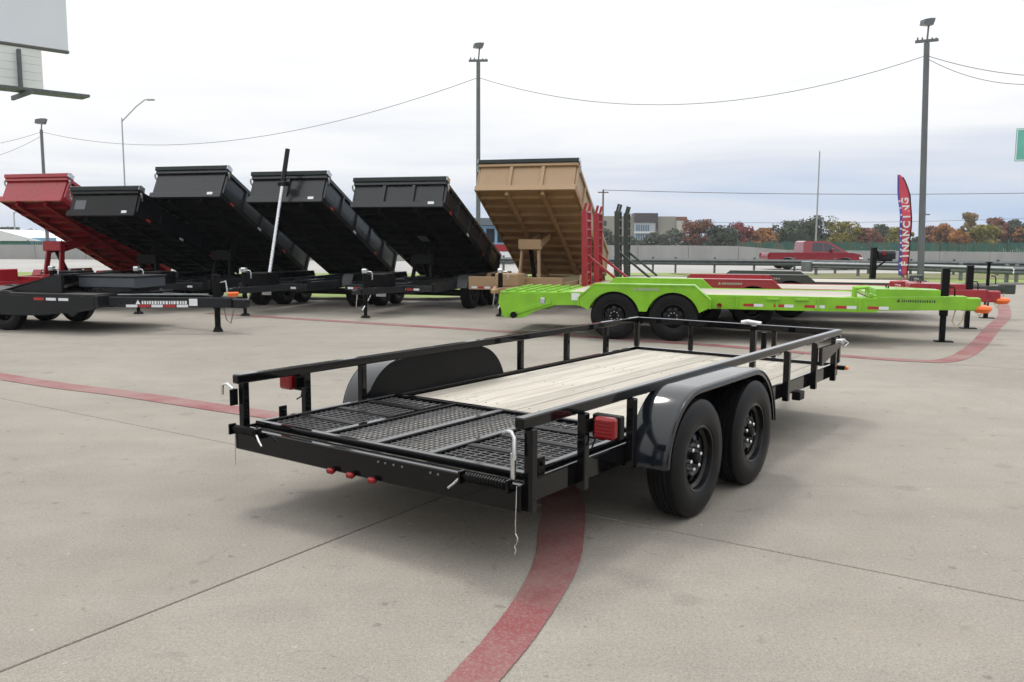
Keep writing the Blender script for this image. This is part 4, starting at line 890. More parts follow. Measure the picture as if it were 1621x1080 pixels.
# ------------------------------------------------------------------ guard rails
WB = [(-0.155, 0.0), (-0.12, 0.03), (-0.085, 0.075), (-0.045, 0.075), (0.0, 0.02), (0.045, 0.075), (0.085, 0.075), (0.12, 0.03), (0.155, 0.0)]
def guardrail(label, pts, m_, zt=0.72, end=False, spacing=1.905, zg=0.0):
    t = thing('guardrail', label, 'guardrail', (pts[0][0], pts[0][1], zg), 0, 'roadside guardrails'); o = Vector((pts[0][0], pts[0][1], 0))
    for k in range(len(pts)-1):
        p, q = Vector((*pts[k], 0))-o, Vector((*pts[k+1], 0))-o; d = (q-p).normalized(); n = Vector((d.y, -d.x, 0))
        mb = MB(); prof = WB+[(a, b-0.006) for a, b in WB[::-1]]
        fn = lambda u, v, a: tuple(p+d*a+n*v+Vector((0, 0, zt-0.16+u)))
        mb.prism(prof, fn, 0.0, (q-p).length); mb.build('beam', m_, t, smooth=30)
        ln = (q-p).length; x = 0.15
        while x < ln:
            c = p+d*x-n*0.10; M_ = Matrix.Translation(c) @ Matrix.Rotation(math.atan2(d.y, d.x), 4, 'Z')
            ps = MB().box(-0.05, 0.05, -0.075, 0.075, -0.08, zt+0.09, 0.01, M_).build('post', m_, t)
            c2 = p+d*x-n*0.02
            x += spacing
    if end:
        p = Vector((*pts[0], 0))-o; q = Vector((*pts[1], 0))-o; d = (q-p).normalized(); ang = math.atan2(d.y, d.x)
        MB().box(-0.45, 0.0, -0.20, 0.12, 0.20, zt+0.02, 0.03, Matrix.Translation(p) @ Matrix.Rotation(ang, 4, 'Z')).build('end_terminal', GALV, t)
    return t
guardrail('long dark guardrail running along the road behind the green and red flatbeds', [(-2.5, 45.5), (8, 43.8), (17, 42.2), (30, 39.6), (42, 37.6)], GALVD, zt=0.70)
guardrail('short pale guardrail with grey end terminal, beside the mailbox post', [(at(1285, 437).x, at(1285, 437).y), (at(1457, 443).x, at(1457, 443).y+0.6), (19.4, 33.9), (28, 32.6), (40, 31.6)], GALV, zt=0.66, end=True)

# ------------------------------------------------------------------ light poles and overhead cables
def light_pole(label, base, top_z, r, ang, head=0.55, arm=True, st=0.80):
    t = thing('light_pole', label, 'light pole', (base[0], base[1], 0), ang, 'parking lot light poles')
    MB().cyl((0, 0, 0), (0, 0, top_z-st-0.1), r, r*0.82, n=16).build('pole', POLE, t)
    MB().box(-r*1.7, r*1.7, -r*1.7, r*1.7, 0, 0.05, 0.01).build('base_plate', POLE, t)
    if arm:
        MB().bar((-0.85*head, 0, top_z-st-0.06), (0.85*head, 0.0, top_z-st+0.02), 0.10, 0.11, 0.01).build('cross_arm', POLE, t)
        for x in (-0.7, -0.35, 0.4, 0.7): MB().cyl((x*head, 0, top_z-st), (x*head, 0, top_z-st+0.10), 0.03, n=8).build('insulator', POLE, t)
    MB().cyl((0, 0, top_z-st-0.12), (0.06, 0, top_z-0.42*head), 0.045*head+.01, n=10).build('stem', POLE, t)
    hd = MB(); hd.prism([(-0.42*head, top_z-0.42*head), (-0.36*head, top_z-0.08*head), (0.10*head, top_z), (0.46*head, top_z), (0.40*head, top_z-0.22*head), (0.30*head, top_z-0.46*head)], XZ, -0.26*head, 0.26*head)
    hd = hd.build('lamp_head', POLE, t, smooth=0)
    MB().prism([(-0.38*head, top_z-0.425*head), (0.28*head, top_z-0.465*head), (0.27*head, top_z-0.485*head), (-0.37*head, top_z-0.445*head)], XZ, -0.22*head, 0.22*head).build('lens', mat('lamp_lens', (0.45, 0.46, 0.46), 0.25), hd, smooth=0)
    return t
def zat(px, py, Y): return at(px, py, Y).z
YB = 34.7; pB = at(1457, 447); tB = zat(1469, 30, pB.y)
lp = light_pole('tall grey light pole with tilted floodlight standing beside the feather flag', (pB.x, pB.y), tB, 0.13, 0.15)
lp.rotation_euler = (0, R_(-2.0), 0.15)
YA = 43.0; xA = at(757, 380, YA).x; tA = zat(752, 68, YA)
light_pole('slim grey light pole with floodlight rising behind the tan dump trailer', (xA, YA), tA, 0.115, 0.35)
YC = 66.0; xC = at(75, 378, YC).x; tC = zat(70, 188, YC)
light_pole('dark light pole with flat square head behind the red dump trailer', (xC, YC), tC, 0.13, 0.0, head=0.85, arm=False, st=0.7)
def street_lamp(label, px, Y, pyt, tip, r=0.09):
    b = at(px, 390, Y); zt = zat(px, pyt, Y); tp = at(tip[0], tip[1], Y)
    t = thing('street_lamp', label, 'street lamp', (b.x, Y, -0.06), 0, 'highway street lamps')
    MB().cyl((0, 0, 0), (0, 0, zt), r, r*0.6, n=10).build('pole', POLEL, t)
    dx, dz = tp.x-b.x, tp.z
    MB().tube([(0, 0, zt-0.3), (dx*0.45, 0, zt+(dz-zt)*0.6), (dx*0.75, 0, dz), (dx*0.9, 0, dz+0.02)], 0.05, 6).build('arm', POLEL, t)
    MB().box(dx*0.8, dx*1.05, -0.15, 0.15, dz-0.07, dz+0.07, 0.04).build('lamp_head', POLEL, t)
street_lamp('pale street lamp with curved arm behind the dark grey dump trailer', 202, 80, 186, (242, 157))
street_lamp('distant thin street lamp standing beyond the red pickup', 1291, 120, 240, (1297, 239), 0.13)
street_lamp('short distant street lamp seen left of the red dump bed', 25, 110, 335, (30, 333), 0.12)
def cable(label, p, q, sag, r=0.013, group='overhead cables'):
    p, q = Vector(p), Vector(q); pts = []
    for k in range(25):
        u = k/24; c = p.lerp(q, u); c.z -= sag*4*u*(1-u); pts.append(c-p)
    o = MB().tube(pts, r, 5).build('overhead_cable', WIRE, None, p); return tag(o, label, 'cable', group)
A_, B_, C_ = Vector((xA, YA, zat(757, 123, YA))), Vector((pB.x-0.28, pB.y, zat(1457, 88, pB.y))), Vector((xC, YC, zat(75, 209, YC)))
cable('sagging cable between the pole behind the tan dump trailer and the flag side pole', A_, B_, 1.55, 0.012)
cable('sagging cable between the dark flat-headed pole and the pole behind the tan dump trailer', C_, A_, 1.9, 0.014)
cable('upper cable leading from the flag side light pole out over the road', B_, at(1750, 118, 34), 0.35, 0.012)
cable('lower cable leading from the flag side light pole out over the road', B_-Vector((0, 0, 0.1)), at(1750, 112, 31), 0.7, 0.011)
cable('cable leading away from the dark flat-headed pole behind the billboard', at(-160, 228, 70), C_, 0.7, 0.014)
cable('slack second cable leading away from the dark flat-headed pole', at(-160, 252, 70), C_-Vector((0, 0, 0.3)), 1.1, 0.014)
UPX = at(955, 300, 150)
t = thing('utility_pole', 'thin wooden utility pole behind the upright red ramps', 'utility pole', (UPX.x, 150, -0.4), 0, 'utility poles')
MB().cyl((0, 0, 0), (0, 0, UPX.z+0.4), 0.20, 0.14, n=10).build('pole', WOODP, t); MB().box(-0.9, 0.9, -0.08, 0.08, UPX.z-0.2, UPX.z, 0.02).build('cross_arm', WOODP, t)
p5 = at(1464, 335, 150)
t = thing('utility_pole', 'brown wooden utility pole standing before the autumn trees', 'utility pole', (p5.x, 150, -0.4), 0, 'utility poles')
MB().cyl((0, 0, 0), (0, 0, p5.z+0.4), 0.24, 0.16, n=10).build('pole', WOODP, t); MB().box(-0.9, 0.9, -0.08, 0.08, p5.z-0.2, p5.z, 0.02).build('cross_arm', WOODP, t)
cable('long level cable running from the utility pole behind the red ramps', UPX-Vector((0, 0, 0.1)), at(1760, 303, 150), 0.6, 0.05)
cable('low distant cable running just above the autumn trees', at(1085, 352, 151), at(1760, 340, 170), 0.6, 0.03)

# ------------------------------------------------------------------ billboard, highway sign, feather flag, mailbox
YBB = 34.0
def bbp(px, py, Y): return at(px, py, Y)
P0 = at(107, 82, YBB)                                   # lower right corner of the panel, panel recedes to the right
ba = R_(45)
t = thing('billboard', 'tall grey white billboard with siding skirt and steel catwalk', 'billboard', (P0.x, P0.y, 0), ba)
zb_ = P0.z
MB().box(-14.6, 0, -0.12, 0.12, zb_, zb_+4.3, 0.02).build('panel', BBWHITE, t)
bx('trim', mat('trim_dark', (0.09, 0.088, 0.08), 0.6), t, -14.6, 0.02, -0.14, 0.10, zb_-0.08, zb_-0.002)
for k in range(5): bx('siding_board', SIDING, t, -14.0, -0.95, -0.10-0.004*k, -0.04, zb_-0.09-(k+1)*0.285, zb_-0.09-k*0.285-0.008, c=0.006)
MB().lathe([(-0.003, 0.0), (-0.003, 0.55), (0.003, 0.55), (0.003, 0.0)], (0, 0, 0), 32, axis='z').build('printed_disc', PURPLE, t, (-4.22, -0.125, zb_+1.38)).rotation_euler = (R_(90), 0, 0)
cw = bx('catwalk', GALVD, t, -14.4, 0.25, -1.35, -0.55, zb_-1.80, zb_-1.70)
bx('lower_walk', GALVD, t, -14.0, -3.7, -2.3, -1.75, zb_-2.15, zb_-2.05)
for x in (-1.9, -3.8, -5.5, -8, -10.5, -13): MB().box(x-0.05, x+0.05, -1.9, 0.3, zb_-1.98, zb_-1.82, 0.01).build('bracket', GALVD, cw)
for x in (-1.75, -5.5, -9.5, -13): MB().box(x-0.06, x+0.06, -0.30, -0.14, zb_-1.82, zb_-0.2, 0.01).build('hanger', GALVD, t)
for x in (-3.85, -6.5, -9.5, -13): MB().prism([(x-0.35, zb_-1.35), (x-0.25, zb_-0.98), (x+0.20, zb_-0.92), (x+0.30, zb_-1.15), (x+0.05, zb_-1.38)], XZ, -1.25, -0.85).cyl((x, -1.05, zb_-1.70), (x, -1.05, zb_-1.25), 0.04).build('flood_lamp', SATIN, t)
MB().cyl((-7.3, 0.5, 0), (-7.3, 0.5, zb_+3.0), 0.55, n=24).build('column', POLE, t)
bx('torsion_beam', POLE, t, -14, -0.8, 0.25, 0.75, zb_+0.2, zb_+0.6)

YS = 62.0; S0 = at(1606, 250, YS); S1 = at(1606, 200, YS)
t = thing('highway_sign', 'green highway guide sign with white border high above the road', 'road sign', (S0.x, YS, -0.25), R_(-20))
MB().box(0, 4.2, -0.04, 0.04, S0.z, S1.z+0.1, 0.01).build('sign_panel', SIGNG, t)
for a in ((0.04, 0.10, S0.z+0.05, S1.z+0.05), (0.10, 4.1, S0.z+0.05, S0.z+0.11), (0.10, 4.1, S1.z-0.01, S1.z+0.05)): MB().box(a[0], a[1], -0.046, -0.041, a[2], a[3]).build('sign_border', WHITE, t, smooth=0)
MB().cyl((2.1, 0.2, 0), (2.1, 0.2, S1.z), 0.16, n=14).build('post', POLEL, t)
for z in (S0.z+0.4, S1.z-0.4): bx('sign_bracket', POLEL, t, 0.3, 3.9, 0.041, 0.12, z-0.05, z+0.05)

F0 = at(1431, 446); hF = zat(1420, 272, F0.y); fk = F0.y/CF
t = thing('feather_flag', 'red feather flag with blue edge reading FINANCING on a black pole', 'flag', (F0.x, F0.y, 0), 0)
t.rotation_euler = (0, R_(-3.0), 0)
def sx(px): return (px-1431)*fk    # flag plane
def sz(py): return zat(1431, py, F0.y)
outl = [(1421, 276), (1424, 274), (1430, 283), (1436, 297), (1440.5, 311), (1441, 330), (1440, 370), (1438, 410), (1436, 436), (1422.5, 436), (1423, 400), (1422.5, 350), (1421.5, 310), (1420, 288)]
wav = lambda x, z: 0.05*math.sin(z*2.1)+0.03*math.sin(z*4.3+x*3)
def flag_strip(name, lf, rt_, m_, y0, nz_=40, ztop=None, zbot=None):
    mb = MB(); vs_ = []; fs = []; nx = 5
    for i in range(nz_+1):
        py = 276+(436-276)*i/nz_
        a, b_ = lf(py), rt_(py)
        for k in range(nx):
            x = sx(a+(b_-a)*k/(nx-1)); z = sz(py); vs_.append((x, wav(x, z)+y0, z))
    for i in range(nz_):
        for k in range(nx-1): fs.append((i*nx+k, i*nx+k+1, (i+1)*nx+k+1, (i+1)*nx+k))
    mb.add(vs_, fs); o = mb.build(name, m_, t, smooth=60, recalc=False)
    so = o.modifiers.new('thickness', 'SOLIDIFY'); so.thickness = 0.012; so.offset = 0; return o
def rgt(py): 
    for (x0, y0), (x1, y1) in zip([(1423, 274), (1430, 283), (1436, 297), (1440.5, 311), (1441, 330), (1440, 370), (1438, 410), (1436, 436)], [(1430, 283), (1436, 297), (1440.5, 311), (1441, 330), (1440, 370), (1438, 410), (1436, 436), (1436, 437)]):
        if y0 <= py <= y1: return x0+(x1-x0)*(py-y0)/(y1-y0)
    return 1436
lft = lambda py: 1420+min(3, (py-276)*0.05)
spl = lambda py: min(rgt(py)-0.5, lft(py)+2.2+(py-276)*0.026)
flag_strip('flag_cloth', spl, rgt, FLAGR, 0.0)
flag_strip('flag_edge', lft, spl, FLAGB, 0.0)
pp = [(sx(1431)+0.16, 0.02, 0.0)]+[(sx(rgt(py))+0.02, wav(sx(rgt(py)), sz(py)), sz(py)) for py in range(436, 274, -6)]
MB().tube(pp, 0.022, 8).build('flag_pole', SATIN, t)
MB().cyl((sx(1431)+0.12, 0, 0.02), (sx(1431)+0.12, 0, 0.16), 0.22, 0.14, n=18).build('flag_base', RED, t)
bx('base_plate', GALV, t, -0.5, 0.7, -0.35, 0.35, 0.0, 0.02)
def text_mesh(txt, size, m_, name):
    cu = bpy.data.curves.new(name, 'FONT'); cu.body = txt; cu.size = size; cu.extrude = 0.004; cu.align_x = 'CENTER'; cu.align_y = 'CENTER'; cu.offset = 0.012
    o = bpy.data.objects.new(name, cu); COL.objects.link(o); dg = bpy.context.evaluated_depsgraph_get(); me = bpy.data.meshes.new_from_object(o.evaluated_get(dg)); bpy.data.objects.remove(o)
    me.materials.clear(); me.materials.append(m_); return me
# one letter after the other, reading upwards, each set on the wavy cloth
word = 'FINANCING'; z0, z1 = sz(424), sz(312); st = (z1-z0)/len(word)
for i, ch in enumerate(word):
    me = text_mesh(ch, st*1.25, FLAGW, 'letter'); zc = z0+st*(i+0.5)
    py = 424-(424-312)*(i+0.5)/len(word); xc = sx((spl(py)+rgt(py))/2)
    o = link('letter', me, t, (xc, wav(xc, zc)-0.016, zc)); o.rotation_euler = (R_(90), R_(-90), 0)
for i in range(11):
    py = 428-i*11; xc = sx((lft(py)+spl(py))/2); r = 0.055; mb = MB(); pts = []
    for k in range(10):
        a = math.pi/2+k*math.pi/5; q = r if k % 2 == 0 else r*0.45; pts.append((q*math.cos(a), q*math.sin(a)))
    mb.prism(pts, XZ, -0.002, 0.002); mb.build('star', FLAGW, t, (xc, wav(xc, sz(py))-0.012, sz(py)), smooth=0)
MX = at(1381, 444)
t = thing('mailbox', 'black mailbox on a dark wooden post before the guardrail', 'mailbox', (MX.x, MX.y, 0), 0.1)
zM = zat(1381, 392, MX.y)
bx('post', SATIN, t, -0.10, 0.10, -0.10, 0.10, 0.0, zM, c=0.01)
mbx = MB(); pr = [(-0.17, 0.0), (0.17, 0.0), (0.17, 0.2)]+[(0.17*math.cos(a*math.pi/8), 0.2+0.17*math.sin(a*math.pi/8)) for a in range(1, 8)]+[(-0.17, 0.2)]
mbx.prism(pr, lambda u, v, a: (a, u, v+zM-0.48), 0.14, 0.86); mbx = mbx.build('box', CHARC, t, smooth=40)
bx('arm', SATIN, t, 0.102, 0.8, -0.05, 0.05, zM-0.56, zM-0.485); MB().bar((0.1, 0, zM-0.85), (0.5, 0, zM-0.565), 0.06, 0.06).build('brace', SATIN, t)
MB().box(0.30, 0.42, -0.19, -0.172, zM-0.30, zM-0.14, 0.003).build('signal_flag', RED, mbx)

# ------------------------------------------------------------------ pickup on the road
def pickup(px0, px1, Y):
    a = at(px0, 400, Y).x; b_ = at(px1, 400, Y).x; Lp = b_-a; s = Lp/5.75
    t = thing('pickup_truck', 'red pickup truck driving along the road behind the guardrail', 'pickup truck', (a, Y, -0.14), 0)
    t.scale = (1, 1, 0.93)
    w2 = 0.95*s
    def S(p): return [(x*s, z*s) for x, z in p]
    def arch(c, r=0.46, z=0.38): return [(c+r*math.cos(math.pi-k*math.pi/10), z+r*math.sin(math.pi-k*math.pi/10)) for k in range(11)]
    low = [(0.02, 0.55), (0.0, 0.72), (0.06, 1.12), (5.1-0.0, 1.12), (5.55, 1.02), (5.72, 0.86), (5.74, 0.50), (5.60, 0.36)]
    bot = [p for p in arch(4.72)[::-1] if p[1] >= 0.36]+[p for p in arch(1.22)[::-1] if p[1] >= 0.36]+[(0.1, 0.42)]
    MB().prism(S(low+bot), XZ, -w2, w2).build('body', REDTR, t, smooth=30)
    cab = MB(); zt = 1.88; ci = 0.16*s
    prof = S([(2.12, 1.118), (2.16, 1.80), (2.32, zt), (3.40, zt), (3.75, 1.80), (4.85, 1.14), (4.8, 1.118)])
    n = len(prof); vs_ = []
    for q in (-1, 1):
        for x, z in prof: vs_.append((x, q*(w2-0.02*s-ci*(z/s-1.118)/(zt-1.118)), z))
    cab.add(vs_, [tuple(range(n)), tuple(range(n, 2*n))[::-1]]+[(i, (i+1) % n, n+(i+1) % n, n+i) for i in range(n)]); cab = cab.build('cab', REDTR, t, smooth=30)
    def side_glass(pts):
        for q in (-1, 1):
            vs_ = [(x*s, q*(w2-0.014*s-ci*(z-1.118)/(zt-1.118)), z*s) for x, z in pts]; k = len(pts)
            MB().add(vs_, [tuple(range(k))]).build('window', GLASS, cab, smooth=0, recalc=False)
    side_glass([(2.66, 1.20), (2.72, 1.74), (3.30, 1.78), (3.34, 1.20)]); side_glass([(3.40, 1.20), (3.38, 1.78), (3.60, 1.75), (4.46, 1.20)])
    # windscreen
    vs_ = []
    for x, z in ((3.80, 1.775), (4.76, 1.195)):
        for q in (-1, 1): vs_.append((x*s+0.012, q*(w2-0.10*s-ci*(z-1.118)/(zt-1.118)), z*s+0.012))
    MB().add(vs_, [(0, 1, 3, 2)]).build('windscreen', GLASS, cab, smooth=0, recalc=False)
    bx('bumper', CHROME, t, 5.62*s, 5.80*s, -w2+.05, w2-.05, 0.40*s, 0.62*s, c=0.03); bx('bumper', CHROME, t, -0.10*s, 0.03*s, -w2+.05, w2-.05, 0.44*s, 0.60*s, c=0.03)
    for q in (-1, 1):
        y0, y1 = sorted((q*(w2-0.35*s), q*(w2+0.004))); bx('headlight', TAPEW, t, 5.50*s, 5.745*s, y0, y1, 0.70*s, 0.86*s, c=0.02); bx('tail_light', LENS, t, -0.008, 0.10*s, *sorted((q*(w2-0.14*s), q*(w2+0.004))), 0.75*s, 1.05*s, c=0.01)
        y0, y1 = sorted((q*(w2+0.01), q*(w2+0.20*s))); bx('mirror', REDTR, t, 3.75*s, 3.92*s, y0, y1, 1.20*s, 1.40*s, c=0.03)
    MB().box(0.25*s, 1.95*s, -w2+0.12*s, w2-0.12*s, 1.10*s, 1.124*s).build('cargo_floor', SATIN, t)
    for c in (1.22, 4.72):
        for q in (-1, 1): wheel(t, (c*s, q*(w2-0.01), 0.41), q, key='eq', axis='y', detail=False)
pickup(1209, 1357, 54.0)

# ------------------------------------------------------------------ far barrier wall, green fence, buildings, trees
YW = 70.0
seg = [(-62, 1.05), (-31, 1.05), (0, 1.25), (13, 1.25), (17.5, 1.28), (20.5, 0.95), (52, 0.80), (80, 0.8)]
t = thing('barrier_wall', 'long pale concrete barrier wall on the far side of the road', 'wall', (0, YW, -0.25), 0)
x = -62.0
def hw_(x):
    for (x0, h0), (x1, h1) in zip(seg, seg[1:]):
        if x0 <= x <= x1: return h0+(h1-h0)*(x-x0)/(x1-x0)
    return 0.8
while x < 78:
    h0, h1 = hw_(x)+.19, hw_(x+3.98)+.19; mb = MB()
    mb.prism([(x+0.01, 0), (x+3.98, 0), (x+3.98, h1), (x+0.01, h0)], XZ, -0.12, 0.12); mb.build('wall_panel', BARRIER, t, smooth=0); x += 4.0
YG = 78.0
t = thing('green_fence', 'green screened fence with posts beyond the concrete barrier wall', 'fence', (0, YG, -0.7), 0)
x = -64.0
while x < 86:
    top = 2.2 if x > 18 else 1.8
    MB().box(x-0.04, x+0.04, -0.04, 0.04, 0, top+0.25).build('post', FENCEG, t, smooth=0)
    if not (0 < x < 17):
        mb = MB()
        for k in range(15): mb.box(x+0.05+k*0.2, x+0.05+k*0.2+0.155, 0.045, 0.055, 0.2, top+random.uniform(-.10, .10))
        mb.build('screen', FENCEG, t, smooth=0, kind='stuff')
    x += 3.0
def building(label, Y, px0, px1, pyt, depth, wallm, zb0=-0.75):
    a = at(px0, pyt, Y); b_ = at(px1, pyt, Y); o = thing('apartment_building', label, 'building', (a.x, Y, zb0), 0)
    bx('wall', wallm, o, 0, b_.x-a.x, 0, depth, 0, a.z-zb0, c=0.02); return o, b_.x-a.x, a.z-zb0
o, w_, h_ = building('beige three storey building with dark roof block, behind the upright ramps', 240, 922, 1071, 342, 22, BEIGE)
k240 = 240/CF
x0, x1 = (1003-922)*k240, (1036-922)*k240
zz = lambda py: zat(1000, py, 240)+0.75
bx('roof_block', BROWNC, o, x0, x1+0.6, -1.2, 6, zz(352), zz(337.5), c=0.02)
bx('bay', mat('pale_bay', (0.42, 0.44, 0.46), 0.7), o, x0, x1, -0.9, -0.01, 0, zz(352)-0.01, c=0.02)
for py0, py1 in ((356, 366), (370, 381)):
    for k in range(3):
        xa = x0+0.5+k*1.25; wn = MB().box(xa, xa+1.0, -0.98, -0.905, zz(py1), zz(py0), 0.01).build('window', GLASSB, o); bx('mullion', WHITE, wn, xa+0.46, xa+0.54, -1.0, -0.985, zz(py1)+.05, zz(py0)-.05)
    bx('balcony_rail', WHITE, o, x0-0.1, x1+0.2, -1.5, -1.35, zz(py1)-0.6, zz(py1)-0.1)
bx('dark_bay', BROWNC, o, x1+0.02, x1+0.75, -0.7, -0.01, 0, zz(353))
for xa in (1.5, 5.0, 9.0):
    for py0, py1 in ((350, 358), (364, 372)): bx('window', GLASS, o, xa, xa+1.6, -0.06, -0.004, zz(py1), zz(py0))
bx('end_tower', mat('pale_render', (0.50, 0.48, 0.44), 0.8), o, w_+0.01, w_+2.7, -0.6, 14, 0, zz(349), c=0.02)
bx('end_cap', RUST, o, w_+0.0, w_+2.75, -0.7, 14.1, zz(348.8), zz(343), c=0.02)
for py0, py1 in ((354, 361), (367, 374)): bx('window', GLASS, o, w_+1.6, w_+2.3, -0.66, -0.605, zz(py1), zz(py0))
# roadside shop seen between two dump beds
sh = at(740, 346, 62); o = thing('shop_building', 'small blue and white shop with red band, seen between the black and tan dump beds', 'building', (sh.x, 62.5, -0.06), 0)
zs = lambda py: zat(770, py, 62)+0.06
bx('wall', BLUEW, o, 0, 3.3, 0, 1.8, 0, zs(357), c=0.02); bx('roof', mat('grey_roof', (0.12, 0.14, 0.16), 0.7), o, -0.2, 3.5, -0.4, 1.9, zs(356.8), zs(345), c=0.02)
bx('red_band', RED, o, 0.1, 3.2, -0.10, -0.005, zs(398), zs(387), c=0.01); bx('lower_panel', WHITE, o, 0.1, 3.2, -0.08, -0.005, 0.05, zs(398.5), c=0.01)
for xa in (0.5, 1.3, 2.1): bx('window', GLASS, o, xa, xa+0.6, -0.05, -0.004, zs(384), zs(362))
sh = at(-60, 388, 100); o = thing('shop_building', 'low building with green wall and white roof left of the red dump bed', 'building', (sh.x, 100, -0.75), 0)
bx('wall', mat('teal_wall', (0.05, 0.24, 0.20), 0.7, var=0.1), o, 0, 16, 0, 8, 0, 1.9, c=0.02); MB().prism([(-0.3, 1.905), (9.2, 1.905), (4.3, 3.2)], XZ, -0.5, 8.5).build('roof', WHITE, o, smooth=0)
bx('blue_panel', BLUEW, o, 7.8, 10.8, -0.2, -0.01, 1.2, 2.3, c=0.02)

LEAF = dict(brownred=leaf_mat('leaf_brown_red', (0.17, 0.07, 0.042)), red=leaf_mat('leaf_red', (0.19, 0.042, 0.038)), orange=leaf_mat('leaf_orange', (0.25, 0.11, 0.032)),
            dark=leaf_mat('leaf_dark_green', (0.055, 0.072, 0.04)), olive=leaf_mat('leaf_olive', (0.17, 0.15, 0.03)), tan=leaf_mat('leaf_tan', (0.24, 0.17, 0.075)), grey=leaf_mat('leaf_grey_green', (0.055, 0.065, 0.045)))
def tree(label, px, wpx, pyt, kind, Y, shape=1.0):
    k = Y/CF; b = at(px, 380, Y); zg = -0.75; H = at(px, pyt, Y).z-zg; rx = wpx*k/2*1.12
    t = thing('tree', label, 'tree', (b.x, Y, zg), random.uniform(0, 6), 'trees beyond the road')
    tr = MB().cyl((0, 0, 0), (0.1, 0.1, H*0.5), 0.20, 0.10, n=8)
    cl = []
    for i in range(int(20*shape)+5):
        a = random.uniform(0, 6.28); u = 0.78*random.random()**0.6; z = random.uniform(0.14, 0.86); rr_ = u*rx*(1.0 if z < 0.6 else 1.15-z*0.35)
        c = Vector((rr_*math.cos(a), rr_*math.sin(a), z*H)); cl.append((c, random.choice((0.16, 0.24, 0.32, 0.42))*rx*random.uniform(.85, 1.15))); tr.tube([(0, 0, H*0.25), c*0.6+Vector((0, 0, H*0.12)), c], 0.05, 5)
    cl.append((Vector((0, 0, H*0.84)), 0.30*rx))
    tr.build('trunk', BARK, t)
    vs_ = []; fs = []
    for c, r in cl:
        for _ in range(190):
            d = Vector((random.gauss(0, 1), random.gauss(0, 1), random.gauss(0, 0.8))).normalized()*r*(random.uniform(0.35, 1.0)**0.6); p = c+d
            if p.z > H: p.z = H-random.uniform(0, .3)
            if p.z < 0.4: continue
            s = random.uniform(0.16, 0.34)*max(0.75, k/0.145); n_ = (d.normalized()+Vector((random.uniform(-.7, .7), random.uniform(-.7, .7), random.uniform(-.3, .9)))).normalized(); a_ = n_.orthogonal().normalized(); b2 = n_.cross(a_); th = random.uniform(0, 6.28)
            e1 = a_*math.cos(th)+b2*math.sin(th); e2 = n_.cross(e1); i0 = len(vs_)
            vs_ += [tuple(p+e1*s), tuple(p+e2*s*0.7), tuple(p-e1*s), tuple(p-e2*s*0.7)]; fs.append((i0, i0+1, i0+2, i0+3))
    me = bpy.data.meshes.new('crown'); me.from_pydata(vs_, [], fs); me.materials.append(LEAF[kind]); link('crown', me, t)
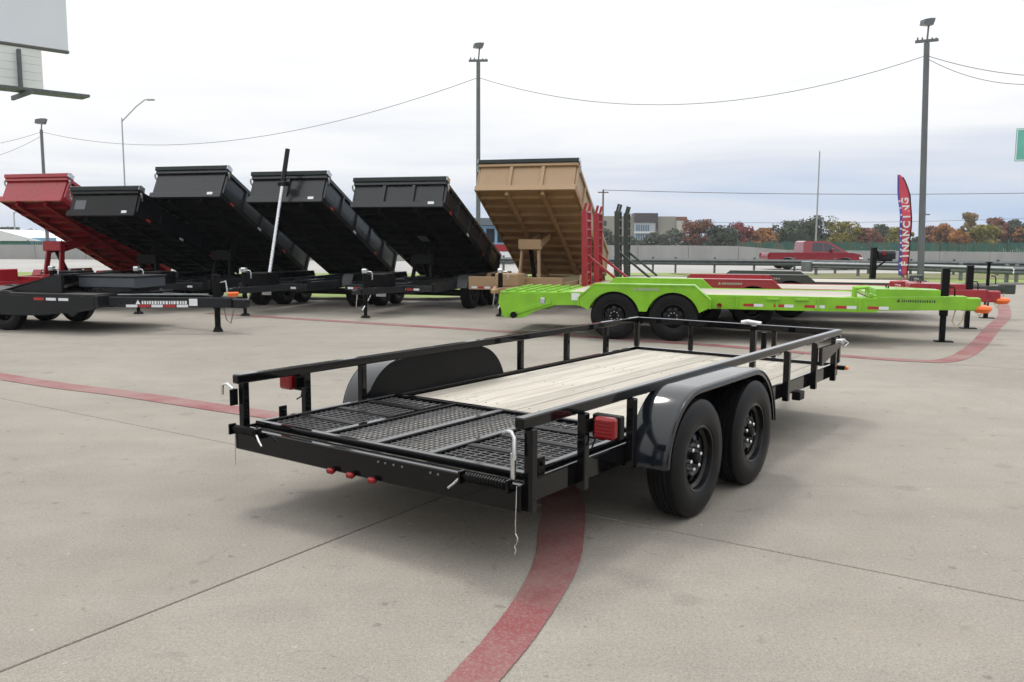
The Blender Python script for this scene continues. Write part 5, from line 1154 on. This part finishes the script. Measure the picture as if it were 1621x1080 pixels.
TR = [('brown red tree right beside the beige building', 1105, 50, 347, 'brownred', 200), ('olive low tree between the building and the red tree', 1140, 56, 357, 'grey', 190), ('round dark red tree beyond the road', 1170, 50, 351, 'red', 200), ('orange brown tree beside the round dark red tree', 1207, 50, 361, 'orange', 205),
 ('broad dark evergreen tree left of the far street lamp', 1255, 74, 350, 'dark', 215), ('tallest dark evergreen tree behind the far street lamp', 1290, 78, 341, 'dark', 215), ('yellow olive tree right of the tall evergreen', 1333, 62, 351, 'olive', 195), ('brown tree behind the mailbox', 1372, 44, 361, 'brownred', 200),
 ('dark green tree between mailbox and flag', 1398, 46, 355, 'dark', 215), ('brown olive tree left of the feather flag', 1424, 44, 360, 'olive', 205), ('rusty brown tree right of the flag side pole', 1475, 44, 357, 'brownred', 210), ('orange tan tree right of the brown utility pole', 1495, 40, 352, 'orange', 200), ('low orange tree beside the tan poplar', 1517, 40, 362, 'orange', 190),
 ('tall slim tan tree above the autumn row', 1536, 30, 331, 'tan', 205), ('olive orange tree below the slim tan tree', 1556, 54, 356, 'olive', 190), ('narrow rusty tree beside the grey green tree', 1578, 32, 342, 'brownred', 205), ('grey green tree near the highway sign', 1606, 46, 346, 'grey', 205), ('orange tree under the highway sign', 1640, 60, 352, 'orange', 200),
 ('olive tree left of the red dump bed', 22, 66, 360, 'grey', 170), ('small orange tree left of the red dump bed', 42, 36, 370, 'orange', 165), ('grey tree at the far left beyond the barrier wall', -20, 60, 365, 'grey', 170)]
for a in TR: tree(*a)
vs_ = []; fs = []
for k in range(9000):
    x_ = random.uniform(22, 130); p = Vector((x_, 226+random.uniform(-3, 3), -0.7+random.random()**0.7*(3.6+1.0*math.sin(x_*0.35)+0.7*math.sin(x_*1.1)))); n_ = Vector((random.uniform(-1, 1), random.uniform(-1, 0.2), random.uniform(-.2, 1))).normalized(); e1 = n_.orthogonal().normalized(); e2 = n_.cross(e1); s_ = random.uniform(.25, .5); i0 = len(vs_)
    vs_ += [tuple(p+e1*s_), tuple(p+e2*s_), tuple(p-e1*s_), tuple(p-e2*s_)]; fs.append((i0, i0+1, i0+2, i0+3))
me = bpy.data.meshes.new('hedge'); me.from_pydata(vs_, [], fs); me.materials.append(LEAF['grey']); tag(link('hedge', me, kind='stuff'), 'low tangled olive hedge behind the green fence', 'hedge')

# ------------------------------------------------------------------ thin air haze over the whole place
hz = bpy.data.materials.new('haze'); hz.use_nodes = True; hn = hz.node_tree
for n in list(hn.nodes): hn.nodes.remove(n)
ho = hn.nodes.new('ShaderNodeOutputMaterial'); hv = hn.nodes.new('ShaderNodeVolumePrincipled'); hv.inputs['Color'].default_value = (0.86, 0.90, 0.96, 1); hv.inputs['Density'].default_value = 0.0003; hv.inputs['Anisotropy'].default_value = 0.2
hn.links.new(hv.outputs[0], ho.inputs['Volume'])
MB().box(-160, 190, -60, 320, -1.8, 20).build('haze', hz, smooth=0, kind='stuff')
tag(bpy.data.objects['haze'], 'thin pale haze in the air over the lot and road', 'haze')
